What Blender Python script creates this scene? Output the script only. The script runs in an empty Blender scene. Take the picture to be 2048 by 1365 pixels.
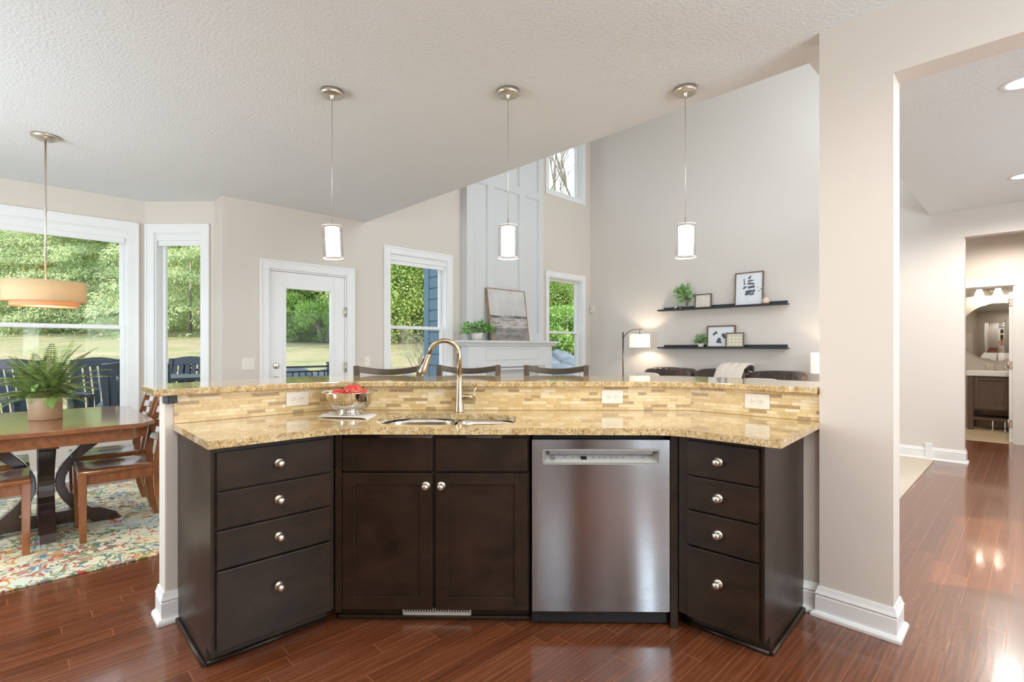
import bpy, bmesh, math, random
import numpy as np
from mathutils import Vector, Matrix
from mathutils.geometry import tessellate_polygon
random.seed(7); RNG = np.random.default_rng(7)
C = bpy.context.scene.collection
PI = math.pi
sc = bpy.context.scene

# ------------------------------------------------------------------ camera
H_EYE = 1.255
cam = bpy.data.cameras.new('camera'); cam_o = bpy.data.objects.new('camera', cam); C.objects.link(cam_o)
cam_o.location = (0, 0, H_EYE)
cam_o.rotation_euler = (math.radians(90), 0, -math.atan2(.6972, .7169))
cam.sensor_width = 36; cam.lens = 36*1017/2048; cam.shift_y = 12.5/2048
cam.clip_start = .05; cam.clip_end = 200
sc.camera = cam_o
# ------------------------------------------------------------------ view
sc.view_settings.view_transform = 'Standard'; sc.view_settings.look = 'None'
sc.view_settings.exposure = -0.05; sc.view_settings.gamma = 1.0; sc.view_settings.use_curve_mapping = False
sc.cycles.use_denoising = True
sc.cycles.max_bounces = 9; sc.cycles.diffuse_bounces = 5; sc.cycles.glossy_bounces = 4
sc.cycles.transmission_bounces = 8; sc.cycles.transparent_max_bounces = 12
sc.cycles.sample_clamp_indirect = 6.0
sc.cycles.caustics_reflective = False; sc.cycles.caustics_refractive = False
# ------------------------------------------------------------------ world + sun
w = bpy.data.worlds.new('sky'); sc.world = w; w.use_nodes = True
bg = w.node_tree.nodes['Background']
bg.inputs[0].default_value = (.74, .88, 1.0, 1); bg.inputs[1].default_value = 2.5
sun = bpy.data.lights.new('sun', 'SUN'); sun.energy = 5.6; sun.angle = .01; sun.color = (1, .94, .84)
sun_o = bpy.data.objects.new('sun', sun); C.objects.link(sun_o)
sun_o.rotation_euler = Vector((-.40, .92, -.85)).to_track_quat('-Z', 'Y').to_euler()

def area(name, loc, to, sx, sy, power, col=(1, 1, 1), spread=PI):
    l = bpy.data.lights.new(name, 'AREA'); l.shape = 'RECTANGLE'; l.size = sx; l.size_y = sy
    l.energy = power; l.color = col; l.spread = spread
    o = bpy.data.objects.new(name, l); C.objects.link(o); o.location = loc
    o.rotation_euler = (Vector(to)-Vector(loc)).to_track_quat('-Z', 'Y').to_euler(); return o
def point(name, loc, power, col=(1, .85, .68), r=.04, parent=None):
    l = bpy.data.lights.new(name, 'POINT'); l.energy = power; l.color = col; l.shadow_soft_size = r
    o = bpy.data.objects.new(name, l); C.objects.link(o); o.location = loc
    if parent: o.parent = parent
    return o
# unseen lamps added to brighten the rooms, tinted like daylight
FILL_TINT = (.82, .92, 1)
area('fill_nook_side', (-1.86, 3.7, 1.45), (5, 3.7, 1.7), 1.9, 1.6, 75, FILL_TINT)  # fill lamp added out of view on the nook side
area('fill_kitchen', (1.75, -1.86, 1.62), (1.2, 5, 1.9), 1.4, 1.1, 52, FILL_TINT)  # added behind the camera to brighten the kitchen
area('fill_hall', (5.2, -1.86, 1.45), (5.2, 5, 2.0), 1.5, 1.5, 26, FILL_TINT)  # added to lift the hall ceiling; no such source is seen
area('streak_lamp_left', (-1.125, -1.87, 1.54), (-1.1, 5, 1.6), .20, 1.15, 26, FILL_TINT)  # added out of view so the steel door picks up a bright streak
area('streak_lamp_right', (.20, -1.87, 1.54), (.2, 5, 1.6), .24, 1.15, 26, FILL_TINT)  # second unseen lamp, added for the right-hand streak
area('fill_great_room', (5.0, .86, 3.9), (5.0, 5, 3.4), 3.2, 1.6, 95, FILL_TINT)  # added fill; the wall behind it has no window

# ------------------------------------------------------------------ helpers: materials
def s2l(c):
    c = c/255.
    return c/12.92 if c <= .04045 else ((c+.055)/1.055)**2.4
def col(r, g, b): return (s2l(r), s2l(g), s2l(b), 1)
def newmat(name):
    m = bpy.data.materials.new(name); m.use_nodes = True
    nt = m.node_tree; return m, nt, nt.nodes['Principled BSDF']
def nd(nt, t, ins=None, **kw):
    n = nt.nodes.new('ShaderNode'+t)
    for k, v in kw.items(): setattr(n, k, v)
    for k, v in (ins or {}).items():
        s = n.inputs[k]
        if isinstance(v, bpy.types.NodeSocket): nt.links.new(v, s)
        else: s.default_value = v
    return n
def ramp(nt, fac, stops, interp='LINEAR'):
    r = nt.nodes.new('ShaderNodeValToRGB'); r.color_ramp.interpolation = interp
    e = r.color_ramp.elements
    while len(e) < len(stops): e.new(.5)
    for i, (p, c) in enumerate(stops):
        e[i].position = p; e[i].color = c if len(c) == 4 else (*c, 1)
    nt.links.new(fac, r.inputs[0]); return r.outputs[0]
def coords(nt, scale=(1, 1, 1), rot=(0, 0, 0), kind='Object'):
    tc = nd(nt, 'TexCoord'); mp = nd(nt, 'Mapping', {'Vector': tc.outputs[kind], 'Scale': scale, 'Rotation': rot})
    return mp.outputs[0]
def bump(nt, b, height, strength=.3, dist=.002):
    n = nd(nt, 'Bump', {'Height': height, 'Strength': strength, 'Distance': dist}); nt.links.new(n.outputs[0], b.inputs['Normal'])
def math_(nt, op, a, b=0.0, c=0.0):
    return nd(nt, 'Math', {0: a, 1: b, 2: c}, operation=op).outputs[0]
def mixc(nt, fac, a, b, blend='MIX'):
    n = nt.nodes.new('ShaderNodeMix'); n.data_type = 'RGBA'; n.blend_type = blend
    for i, v in ((0, fac), (6, a), (7, b)):
        if isinstance(v, bpy.types.NodeSocket): nt.links.new(v, n.inputs[i])
        else: n.inputs[i].default_value = v
    return n.outputs[2]
def noise(nt, vec, scale, detail=3, rough=.5, dist=0.0):
    return nd(nt, 'TexNoise', {'Vector': vec, 'Scale': scale, 'Detail': detail, 'Roughness': rough, 'Distortion': dist}).outputs[0]
def plain(name, c, rough=.5, metal=0, spec=.5, coat=0, nscale=0, nstr=0, var=0, bd=.002):
    """simple procedural surface: base colour with a faint noise mottling and optional bump"""
    m, nt, b = newmat(name)
    b.inputs['Roughness'].default_value = rough; b.inputs['Metallic'].default_value = metal
    b.inputs['Specular IOR Level'].default_value = spec; b.inputs['Coat Weight'].default_value = coat
    if coat: b.inputs['Coat Roughness'].default_value = .12
    v = coords(nt)
    n = noise(nt, v, nscale or 30, 4)
    c2 = tuple(min(1, x*(1+var)) for x in c[:3])+(1,); c1 = tuple(x*(1-var) for x in c[:3])+(1,)
    nt.links.new(ramp(nt, n, [(.3, c1), (.7, c2)]), b.inputs['Base Color'])
    if nstr: bump(nt, b, n, nstr, bd)
    return m

MT = {}
MT['wall'] = plain('wall_paint', col(217, 208, 197), .7, nscale=180, nstr=.05, var=.008)
MT['wall_living'] = plain('wall_paint_living', col(218, 211, 204), .7, nscale=180, nstr=.05, var=.008)
MT['ceiling'] = plain('ceiling_texture', col(226, 229, 229), .85, nscale=70, nstr=.8, var=.012, bd=.006)
MT['trim'] = plain('white_trim_paint', col(236, 236, 234), .35, nscale=15, var=.008)
MT['panel_white'] = plain('white_panelling_paint', col(214, 215, 215), .4, nscale=15, var=.008)
MT['black'] = plain('black_metal', col(38, 38, 40), .45, .3, nscale=40, var=.1)
MT['bronze'] = plain('bronze_metal', col(88, 78, 68), .38, .7, nscale=30, var=.1)
MT['nickel'] = plain('satin_nickel', col(214, 206, 192), .34, 1, nscale=60, var=.03)
MT['faucet'] = plain('brushed_nickel_warm', col(196, 176, 150), .26, 1, nscale=60, var=.03)
MT['chrome'] = plain('polished_steel', col(225, 222, 215), .08, 1, nscale=60, var=.01)
MT['plate'] = plain('ivory_plastic', col(234, 228, 214), .35, nscale=20, var=.01)
MT['plate_dark'] = plain('slot_shadow_plastic', col(60, 55, 50), .5)
MT['paper'] = plain('print_paper', col(232, 234, 238), .6, nscale=200, var=.01)
MT['ink'] = plain('grey_ink', col(84, 94, 104), .7, nscale=60, var=.3)
MT['walnut'] = plain('walnut_frame', col(112, 80, 60), .45, nscale=12, var=.15)
MT['greywood'] = plain('grey_wood_frame', col(104, 92, 84), .5, nscale=14, var=.15)
MT['shelf_black'] = plain('black_stained_shelf', col(42, 46, 50), .45, nscale=30, var=.1)
MT['pink'] = plain('blush_ceramic', col(222, 196, 180), .5, nscale=20, var=.02)
MT['whitepot'] = plain('whitewashed_pot', col(218, 212, 204), .6, nscale=26, var=.08)
MT['tanpot'] = plain('tan_glazed_pot', col(190, 160, 128), .45, nscale=16, var=.06)
MT['towel'] = plain('white_cotton', col(226, 218, 210), .9, nscale=260, nstr=.3, var=.03)
MT['throw'] = plain('cream_knit', col(222, 210, 198), .95, nscale=120, nstr=.9, var=.08)
MT['leaf_ivy'] = plain('ivy_leaf', col(118, 172, 88), .45, nscale=9, var=.45)
MT['leaf_fern'] = plain('fern_leaf', col(128, 150, 84), .55, nscale=14, var=.35)
MT['leaf_bright'] = plain('bright_leaf', col(128, 168, 70), .5, nscale=14, var=.3)
MT['stem'] = plain('plant_stem', col(84, 84, 48), .6)
MT['soil'] = plain('potting_soil', col(52, 40, 32), .9, nscale=80, nstr=.6, var=.3)
MT['carpet'] = plain('cream_carpet', col(206, 194, 178), .95, nscale=240, nstr=1.0, var=.10)
MT['tilefloor'] = plain('beige_floor_tile', col(206, 184, 150), .4, nscale=5, var=.06)
MT['deck'] = plain('grey_deck_board', col(150, 142, 134), .7, nscale=6, var=.1)
MT['polywood'] = plain('slate_blue_poly_lumber', col(58, 66, 76), .5, nscale=20, var=.1)
MT['siding'] = plain('blue_grey_siding', col(104, 130, 148), .6, nscale=6, var=.05)
MT['rock'] = plain('boulder_stone', col(98, 106, 116), .85, nscale=2.4, nstr=.8, var=.35)
MT['vanity'] = plain('brown_vanity_wood', col(98, 78, 66), .5, nscale=12, var=.12)
MT['vanity_top'] = plain('white_cultured_marble', col(240, 240, 238), .2)
MT['rubber'] = plain('dark_gasket', col(22, 22, 22), .6)
MT['bark'] = plain('tree_bark', col(150, 140, 128), .9, nscale=6, nstr=.6, var=.25)
MT['screen'] = plain('dark_display', col(48, 48, 48), .2)
MT['greyprint'] = plain('grey_lettering', col(120, 118, 114), .5)
MT['grill'] = plain('cream_register_enamel', col(206, 200, 188), .45)

def wood(name, c1, c2, rough, scale=(1.5, 22, 22), coat=0.0, spec=.5):
    m, nt, b = newmat(name)
    v = coords(nt, scale); n = noise(nt, v, 2.2, 6, .6, .6)
    n2 = noise(nt, coords(nt), 4, 3)
    f = math_(nt, 'ADD', math_(nt, 'MULTIPLY', n, .7), math_(nt, 'MULTIPLY', n2, .3))
    nt.links.new(ramp(nt, f, [(.32, c1), (.68, c2)]), b.inputs['Base Color'])
    b.inputs['Roughness'].default_value = rough; b.inputs['Coat Weight'].default_value = coat; b.inputs['Coat Roughness'].default_value = .1
    b.inputs['Specular IOR Level'].default_value = spec
    bump(nt, b, n, .06); return m
MT['espresso'] = wood('espresso_stained_maple', col(27, 18, 11), col(56, 40, 27), .36, (3, 3, 5), .04, .32)
MT['table_wood'] = wood('cherry_table_wood', col(124, 75, 45), col(168, 110, 70), .14, (14, 2, 14), .5)
MT['table_dark'] = wood('dark_pedestal_wood', col(48, 36, 32), col(72, 52, 44), .22, (6, 6, 2), .5)
MT['chair_wood'] = wood('chair_wood', col(124, 73, 40), col(166, 106, 62), .2, (10, 10, 2.5), .4)

def floor_mat():
    m, nt, b = newmat('glossy_oak_planks')
    tc = nd(nt, 'TexCoord').outputs['Object']
    sp = nd(nt, 'SeparateXYZ', {0: tc}); x, y = sp.outputs[0], sp.outputs[1]
    row = math_(nt, 'FLOOR', math_(nt, 'DIVIDE', y, .083))
    off = nd(nt, 'TexWhiteNoise', {'W': row}, noise_dimensions='1D').outputs[0]
    xs = math_(nt, 'DIVIDE', math_(nt, 'ADD', x, math_(nt, 'MULTIPLY', off, 5.0)), .95)
    cl = math_(nt, 'FLOOR', xs)
    cv = nd(nt, 'CombineXYZ', {0: row, 1: cl}).outputs[0]
    rnd = nd(nt, 'TexWhiteNoise', {'Vector': cv}, noise_dimensions='2D').outputs[0]
    gv = nd(nt, 'CombineXYZ', {0: math_(nt, 'MULTIPLY', x, 1.6), 1: math_(nt, 'MULTIPLY', y, 16), 2: math_(nt, 'MULTIPLY', rnd, 60)}).outputs[0]
    g = noise(nt, gv, 1.7, 7, .62, 1.6)
    w_ = nd(nt, 'TexWave', {'Vector': gv, 'Scale': .8, 'Distortion': 9, 'Detail': 3, 'Detail Scale': 1.2}, wave_type='BANDS', bands_direction='Y').outputs['Fac']
    f = math_(nt, 'ADD', math_(nt, 'MULTIPLY', g, .62), math_(nt, 'MULTIPLY', w_, .16))
    f = math_(nt, 'ADD', f, math_(nt, 'MULTIPLY', rnd, .22))
    c = ramp(nt, f, [(.20, col(82, 44, 25)), (.5, col(112, 62, 37)), (.80, col(136, 83, 54))])
    fy = math_(nt, 'FRACT', math_(nt, 'DIVIDE', y, .083)); fx = math_(nt, 'FRACT', xs)
    ey = math_(nt, 'LESS_THAN', math_(nt, 'MINIMUM', fy, math_(nt, 'SUBTRACT', 1.0, fy)), .011)
    ex = math_(nt, 'LESS_THAN', math_(nt, 'MINIMUM', fx, math_(nt, 'SUBTRACT', 1.0, fx)), .0016)
    e = math_(nt, 'MAXIMUM', ey, ex)
    c = mixc(nt, e, c, col(150, 98, 68)); nt.links.new(c, b.inputs['Base Color'])
    b.inputs['Roughness'].default_value = .23
    b.inputs['Coat Weight'].default_value = .5; b.inputs['Coat Roughness'].default_value = .07
    hh = math_(nt, 'SUBTRACT', math_(nt, 'MULTIPLY', g, .25), e)
    hh = math_(nt, 'ADD', hh, math_(nt, 'MULTIPLY', rnd, .25))
    n = nd(nt, 'Bump', {'Height': hh, 'Strength': .35, 'Distance': .0012}); nt.links.new(n.outputs[0], b.inputs['Normal'])
    nt.links.new(n.outputs[0], b.inputs['Coat Normal'])
    return m
MT['floor'] = floor_mat()

def granite_mat():
    m, nt, b = newmat('gold_granite')
    v = coords(nt)
    n1 = noise(nt, v, 34, 8, .75, .5)
    base = ramp(nt, n1, [(.33, col(150, 120, 80)), (.43, col(206, 172, 116)), (.53, col(226, 200, 150)), (.68, col(244, 230, 196))])
    n2 = noise(nt, v, 150, 4, .7, .5)
    vo = nd(nt, 'TexVoronoi', {'Vector': v, 'Scale': 210.0, 'Randomness': 1.0}).outputs['Distance']
    dark = math_(nt, 'MULTIPLY', math_(nt, 'GREATER_THAN', n2, .552), math_(nt, 'GREATER_THAN', noise(nt, v, 30, 3), .42))
    c = mixc(nt, math_(nt, 'MULTIPLY', dark, .85), base, col(92, 72, 52))
    n3 = noise(nt, v, 90, 3, .6)
    light = math_(nt, 'GREATER_THAN', n3, .63)
    c = mixc(nt, math_(nt, 'MULTIPLY', light, .5), c, col(238, 222, 188))
    c = mixc(nt, ramp(nt, noise(nt, coords(nt, (1, 1.6, 1), (0, 0, .6)), 9, 5, .7, 1.2), [(.40, (.45, .45, .45)), (.62, (0, 0, 0))]), c, col(168, 140, 100))
    sp = math_(nt, 'MULTIPLY', math_(nt, 'LESS_THAN', vo, .16), math_(nt, 'GREATER_THAN', noise(nt, v, 40, 2), .52))
    c = mixc(nt, math_(nt, 'MULTIPLY', sp, .8), c, col(54, 42, 34))
    nt.links.new(c, b.inputs['Base Color']); b.inputs['Roughness'].default_value = .08; b.inputs['Specular IOR Level'].default_value = .5
    b.inputs['Coat Weight'].default_value = .45; b.inputs['Coat Roughness'].default_value = .02; b.inputs['Coat IOR'].default_value = 1.5
    return m
MT['granite'] = granite_mat()

def mosaic_mat():
    m, nt, b = newmat('linear_mosaic_tile')
    tc = nd(nt, 'TexCoord').outputs['Object']
    sp = nd(nt, 'SeparateXYZ', {0: tc}); x, z = sp.outputs[0], sp.outputs[2]
    def layer(rh, wbase, seed):
        row = math_(nt, 'FLOOR', math_(nt, 'DIVIDE', z, rh))
        off = nd(nt, 'TexWhiteNoise', {'W': math_(nt, 'ADD', row, seed)}, noise_dimensions='1D').outputs[0]
        # warp x so that the tile lengths vary
        xw = math_(nt, 'ADD', x, math_(nt, 'MULTIPLY', math_(nt, 'SINE', math_(nt, 'ADD', math_(nt, 'MULTIPLY', x, 47.0), math_(nt, 'MULTIPLY', off, 40.0))), .013))
        xs = math_(nt, 'DIVIDE', math_(nt, 'ADD', xw, math_(nt, 'MULTIPLY', off, 3.0)), wbase)
        cl = math_(nt, 'FLOOR', xs)
        cv = nd(nt, 'CombineXYZ', {0: row, 1: cl, 2: seed}).outputs[0]
        r = nd(nt, 'TexWhiteNoise', {'Vector': cv}, noise_dimensions='3D')
        fz = math_(nt, 'FRACT', math_(nt, 'DIVIDE', z, rh)); fx = math_(nt, 'FRACT', xs)
        e = math_(nt, 'MAXIMUM', math_(nt, 'LESS_THAN', math_(nt, 'MINIMUM', fz, math_(nt, 'SUBTRACT', 1.0, fz)), .05),
                  math_(nt, 'LESS_THAN', math_(nt, 'MINIMUM', fx, math_(nt, 'SUBTRACT', 1.0, fx)), .012))
        return r.outputs[0], e
    r, e = layer(.0163, .066, 3.0)
    c = ramp(nt, r, [(0, col(222, 196, 142)), (.16, col(232, 210, 160)), (.32, col(216, 188, 132)), (.46, col(240, 222, 180)),
                     (.58, col(210, 180, 124)), (.70, col(228, 202, 152)), (.79, col(160, 132, 94)), (.94, col(242, 228, 198))], 'CONSTANT')
    n = noise(nt, tc, 70, 4)
    c = mixc(nt, .25, c, ramp(nt, n, [(.3, col(188, 150, 100)), (.7, col(238, 218, 178))]))
    c = mixc(nt, math_(nt, 'MULTIPLY', e, .75), c, col(196, 170, 128))
    nt.links.new(c, b.inputs['Base Color']); b.inputs['Roughness'].default_value = .3
    bump(nt, b, math_(nt, 'SUBTRACT', math_(nt, 'MULTIPLY', r, .5), e), .5, .0012)
    return m
MT['mosaic'] = mosaic_mat()

def steel_mat():
    m, nt, b = newmat('brushed_stainless')
    tc = nd(nt, 'TexCoord').outputs['Object']
    mp = nd(nt, 'Mapping', {'Vector': tc, 'Scale': (1.5, 1.5, 260)}).outputs[0]
    n = noise(nt, mp, 1.0, 2)
    nt.links.new(ramp(nt, n, [(.3, col(166, 173, 177)), (.7, col(174, 181, 185))]), b.inputs['Base Color'])
    b.inputs['Metallic'].default_value = 1; b.inputs['Roughness'].default_value = .2
    b.inputs['Anisotropic'].default_value = .85
    tg = nd(nt, 'Tangent', direction_type='RADIAL', axis='Z'); nt.links.new(tg.outputs[0], b.inputs['Tangent'])
    b.inputs['Anisotropic Rotation'].default_value = .25
    mp2 = nd(nt, 'Mapping', {'Vector': tc, 'Scale': (4, 4, .6)}).outputs[0]
    bump(nt, b, noise(nt, mp2, 1.3, 0), .35, .02)
    return m
MT['steel'] = steel_mat()

def rug_mat():
    m, nt, b = newmat('multicolour_floral_rug')
    v = coords(nt)
    d = nd(nt, 'TexNoise', {'Vector': v, 'Scale': 5.0, 'Detail': 3.0}).outputs['Color']
    vv = nd(nt, 'VectorMath', {0: v, 1: nd(nt, 'VectorMath', {0: d, 3: .22}, operation='SCALE').outputs[0]}, operation='ADD').outputs[0]
    base = ramp(nt, noise(nt, v, 1.3, 3), [(.35, col(226, 220, 186)), (.5, col(238, 230, 194)), (.65, col(214, 222, 208))])
    c = base
    layers = [(6.0, col(196, 76, 64), .50, .022, 1), (5.2, col(222, 150, 60), .47, .02, 2), (6.6, col(70, 110, 104), .53, .022, 3),
              (7.5, col(74, 134, 164), .48, .02, 4), (4.6, col(186, 60, 84), .52, .014, 5), (8.0, col(110, 140, 84), .5, .026, 6)]
    for s, cc, mid, wd, k in layers:
        of = nd(nt, 'VectorMath', {0: vv, 1: (k*7.3, k*3.1, k*1.7)}, operation='ADD').outputs[0]
        n = noise(nt, of, s*.9, 2, .5, 1.5)
        line = math_(nt, 'LESS_THAN', math_(nt, 'ABSOLUTE', math_(nt, 'SUBTRACT', n, mid)), wd)
        gate = math_(nt, 'GREATER_THAN', noise(nt, of, 3.2, 2), .52)
        c = mixc(nt, math_(nt, 'MULTIPLY', math_(nt, 'MULTIPLY', line, gate), .88), c, cc)
    for s, cc, th, k in [(11, col(192, 70, 66), .19, 1), (10, col(64, 104, 100), .2, 2), (12, col(214, 146, 66), .17, 3), (13, col(84, 148, 176), .17, 4)]:
        of = nd(nt, 'VectorMath', {0: vv, 1: (k*3.3, k*9.1, 0)}, operation='ADD').outputs[0]
        vo = nd(nt, 'TexVoronoi', {'Vector': of, 'Scale': float(s)}).outputs['Distance']
        petal = math_(nt, 'ADD', vo, math_(nt, 'MULTIPLY', noise(nt, of, 34, 2), .5))
        g = math_(nt, 'MULTIPLY', math_(nt, 'LESS_THAN', petal, th+.22), math_(nt, 'GREATER_THAN', noise(nt, of, 4.0, 1), .47))
        c = mixc(nt, math_(nt, 'MULTIPLY', g, .9), c, cc)
    nt.links.new(c, b.inputs['Base Color']); b.inputs['Roughness'].default_value = .95
    bump(nt, b, noise(nt, v, 300, 2), .6, .003); return m
MT['rug'] = rug_mat()

def painting_mat():
    m, nt, b = newmat('abstract_seascape_paint')
    tc = nd(nt, 'TexCoord').outputs['Object']; sp = nd(nt, 'SeparateXYZ', {0: tc})
    st = noise(nt, nd(nt, 'Mapping', {'Vector': tc, 'Scale': (3, 1, 16)}).outputs[0], 1.6, 6, .7, .5)
    soft = noise(nt, tc, 4, 4)
    z = math_(nt, 'ADD', math_(nt, 'DIVIDE', sp.outputs[2], .73), math_(nt, 'MULTIPLY', math_(nt, 'SUBTRACT', soft, .5), .06))
    sky = ramp(nt, soft, [(.3, col(190, 188, 184)), (.7, col(212, 210, 206))])
    sea = ramp(nt, st, [(.33, col(104, 102, 102)), (.45, col(160, 154, 150)), (.55, col(204, 198, 192)), (.7, col(150, 140, 136))])
    low = ramp(nt, st, [(.35, col(92, 92, 92)), (.6, col(156, 152, 148))])
    c = mixc(nt, math_(nt, 'LESS_THAN', z, .24), sea, low)
    c = mixc(nt, ramp(nt, z, [(.47, (0, 0, 0)), (.51, (1, 1, 1))]), c, sky)
    band = math_(nt, 'LESS_THAN', math_(nt, 'ABSOLUTE', math_(nt, 'SUBTRACT', z, .46)), .025)
    c = mixc(nt, math_(nt, 'MULTIPLY', band, math_(nt, 'GREATER_THAN', st, .5)), c, col(88, 92, 98))
    nt.links.new(c, b.inputs['Base Color']); b.inputs['Roughness'].default_value = .6
    bump(nt, b, st, .3, .003); return m
MT['painting'] = painting_mat()

def leather_mat():
    m, nt, b = newmat('brown_leather'); v = coords(nt)
    nt.links.new(ramp(nt, noise(nt, v, 3, 4), [(.3, col(44, 37, 35)), (.7, col(82, 62, 52))]), b.inputs['Base Color'])
    b.inputs['Roughness'].default_value = .33
    bump(nt, b, noise(nt, coords(nt, (1, 3.5, 1)), 5, 3, .5, .8), .9, .02); return m
MT['leather'] = leather_mat()

def apple_mat():
    m, nt, b = newmat('red_apple_skin'); v = coords(nt)
    n = noise(nt, v, 22, 4, .6, .5)
    nt.links.new(ramp(nt, n, [(.3, col(170, 34, 34)), (.52, col(206, 70, 54)), (.72, col(232, 142, 96))]), b.inputs['Base Color'])
    b.inputs['Roughness'].default_value = .2; return m
MT['apple'] = apple_mat()

def glass_pane_mat(name, refl=1.0, tint=(1, 1, 1, 1)):
    """thin clear sheet: transparent with a Fresnel reflection"""
    m = bpy.data.materials.new(name); m.use_nodes = True; nt = m.node_tree; nt.nodes.clear()
    out = nt.nodes.new('ShaderNodeOutputMaterial')
    lw = nd(nt, 'LayerWeight', {'Blend': .5}).outputs['Facing']
    fz = math_(nt, 'ADD', math_(nt, 'MULTIPLY', math_(nt, 'POWER', lw, 4.0), .85), .045); tr = nd(nt, 'BsdfTransparent', {'Color': tint}); gl = nd(nt, 'BsdfGlossy', {'Roughness': .0})
    mx = nd(nt, 'MixShader', {0: math_(nt, 'MULTIPLY', fz, refl), 1: tr.outputs[0], 2: gl.outputs[0]})
    nt.links.new(mx.outputs[0], out.inputs[0]); return m
MT['pane'] = glass_pane_mat('window_glass', .10)
MT['clearglass'] = glass_pane_mat('clear_lamp_glass', .55, (.99, .99, .99, 1))

def perforated_mat():
    m = bpy.data.materials.new('perforated_steel'); m.use_nodes = True; nt = m.node_tree
    b = nt.nodes['Principled BSDF']; out = nt.nodes['Material Output']
    b.inputs['Base Color'].default_value = col(222, 214, 200); b.inputs['Metallic'].default_value = 1; b.inputs['Roughness'].default_value = .1
    uv = nd(nt, 'TexCoord').outputs['UV']; sp = nd(nt, 'SeparateXYZ', {0: uv})
    def cell(n, m_):
        fu = math_(nt, 'SUBTRACT', math_(nt, 'FRACT', math_(nt, 'MULTIPLY', sp.outputs[0], n)), .5)
        fv = math_(nt, 'SUBTRACT', math_(nt, 'FRACT', math_(nt, 'MULTIPLY', sp.outputs[1], m_)), .5)
        return math_(nt, 'SQRT', math_(nt, 'ADD', math_(nt, 'MULTIPLY', fu, fu), math_(nt, 'MULTIPLY', fv, fv)))
    hole = math_(nt, 'LESS_THAN', cell(54.0, 11.0), .21)
    lob = math_(nt, 'LESS_THAN', cell(6.0, 1.05), .40)   # star-like groups round the bowl
    f = math_(nt, 'MULTIPLY', hole, lob)
    tr = nd(nt, 'BsdfTransparent'); mx = nd(nt, 'MixShader', {0: f, 1: b.outputs[0], 2: tr.outputs[0]})
    nt.links.new(mx.outputs[0], out.inputs[0]); return m
MT['perf'] = perforated_mat()

def glow(name, c, st, rough=.6):
    m, nt, b = newmat(name); b.inputs['Base Color'].default_value = c; b.inputs['Roughness'].default_value = rough
    b.inputs['Emission Color'].default_value = c; b.inputs['Emission Strength'].default_value = st; return m
MT['opal'] = glow('lit_opal_glass', (1, .93, .86, 1), 1.6)
MT['canlight'] = glow('lit_recessed_lens', (1, .95, .88, 1), 7)
MT['lampshade'] = glow('lit_linen_shade', (1, .90, .76, 1), .5)
MT['bathlight'] = glow('lit_frosted_shade', (1, .92, .8, 1), 1.6)

def linen_shade(name, c):
    m = bpy.data.materials.new(name); m.use_nodes = True; nt = m.node_tree; b = nt.nodes['Principled BSDF']; out = nt.nodes['Material Output']
    v = coords(nt, (1, 1, 14)); n = noise(nt, v, 40, 2)
    cc = ramp(nt, n, [(.3, c), (.7, tuple(min(1, x*1.12) for x in c[:3])+(1,))])
    nt.links.new(cc, b.inputs['Base Color']); b.inputs['Roughness'].default_value = .9
    tl = nd(nt, 'BsdfTranslucent', {'Color': cc}); mx = nd(nt, 'MixShader', {0: .45, 1: b.outputs[0], 2: tl.outputs[0]})
    nt.links.new(mx.outputs[0], out.inputs[0]); return m
MT['linen'] = linen_shade('cream_linen_shade', col(222, 204, 168))
MT['diffuser'] = linen_shade('amber_diffuser', col(226, 190, 150))

def leaf_out(name, cols):
    m = bpy.data.materials.new(name); m.use_nodes = True; nt = m.node_tree; b = nt.nodes['Principled BSDF']; out = nt.nodes['Material Output']
    geo = nd(nt, 'NewGeometry').outputs['Random Per Island']
    c = ramp(nt, geo, [(i/(len(cols)-1), x) for i, x in enumerate(cols)])
    nt.links.new(c, b.inputs['Base Color']); b.inputs['Roughness'].default_value = .6
    tl = nd(nt, 'BsdfTranslucent', {'Color': c}); mx = nd(nt, 'MixShader', {0: .35, 1: b.outputs[0], 2: tl.outputs[0]})
    nt.links.new(mx.outputs[0], out.inputs[0]); return m
MT['spruce'] = leaf_out('spruce_needles', [col(134, 162, 112), col(194, 208, 152), col(228, 232, 184), col(160, 188, 142)])
MT['green_tree'] = leaf_out('green_leaves', [col(126, 162, 84), col(172, 198, 112), col(220, 228, 150), col(150, 182, 104)])
MT['autumn'] = leaf_out('autumn_leaves', [col(240, 220, 130), col(240, 184, 110), col(222, 226, 140), col(250, 238, 176)])
MT['shrub'] = leaf_out('shrub_leaves', [col(96, 134, 70), col(150, 186, 96), col(190, 212, 124)])

def lawn_mat():
    m, nt, b = newmat('autumn_lawn'); v = coords(nt)
    n = noise(nt, coords(nt, (.7, 1, 1)), .9, 6, .7)
    c = ramp(nt, n, [(.34, col(102, 120, 72)), (.46, col(138, 140, 94)), (.56, col(164, 146, 116)), (.66, col(172, 154, 130))])
    c = mixc(nt, .35, c, ramp(nt, noise(nt, v, 14, 3), [(.35, col(88, 102, 58)), (.65, col(170, 160, 124))]))
    nt.links.new(c, b.inputs['Base Color']); b.inputs['Roughness'].default_value = .9
    bump(nt, b, noise(nt, v, 20, 4), .8, .05); return m
MT['lawn'] = lawn_mat()

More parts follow.
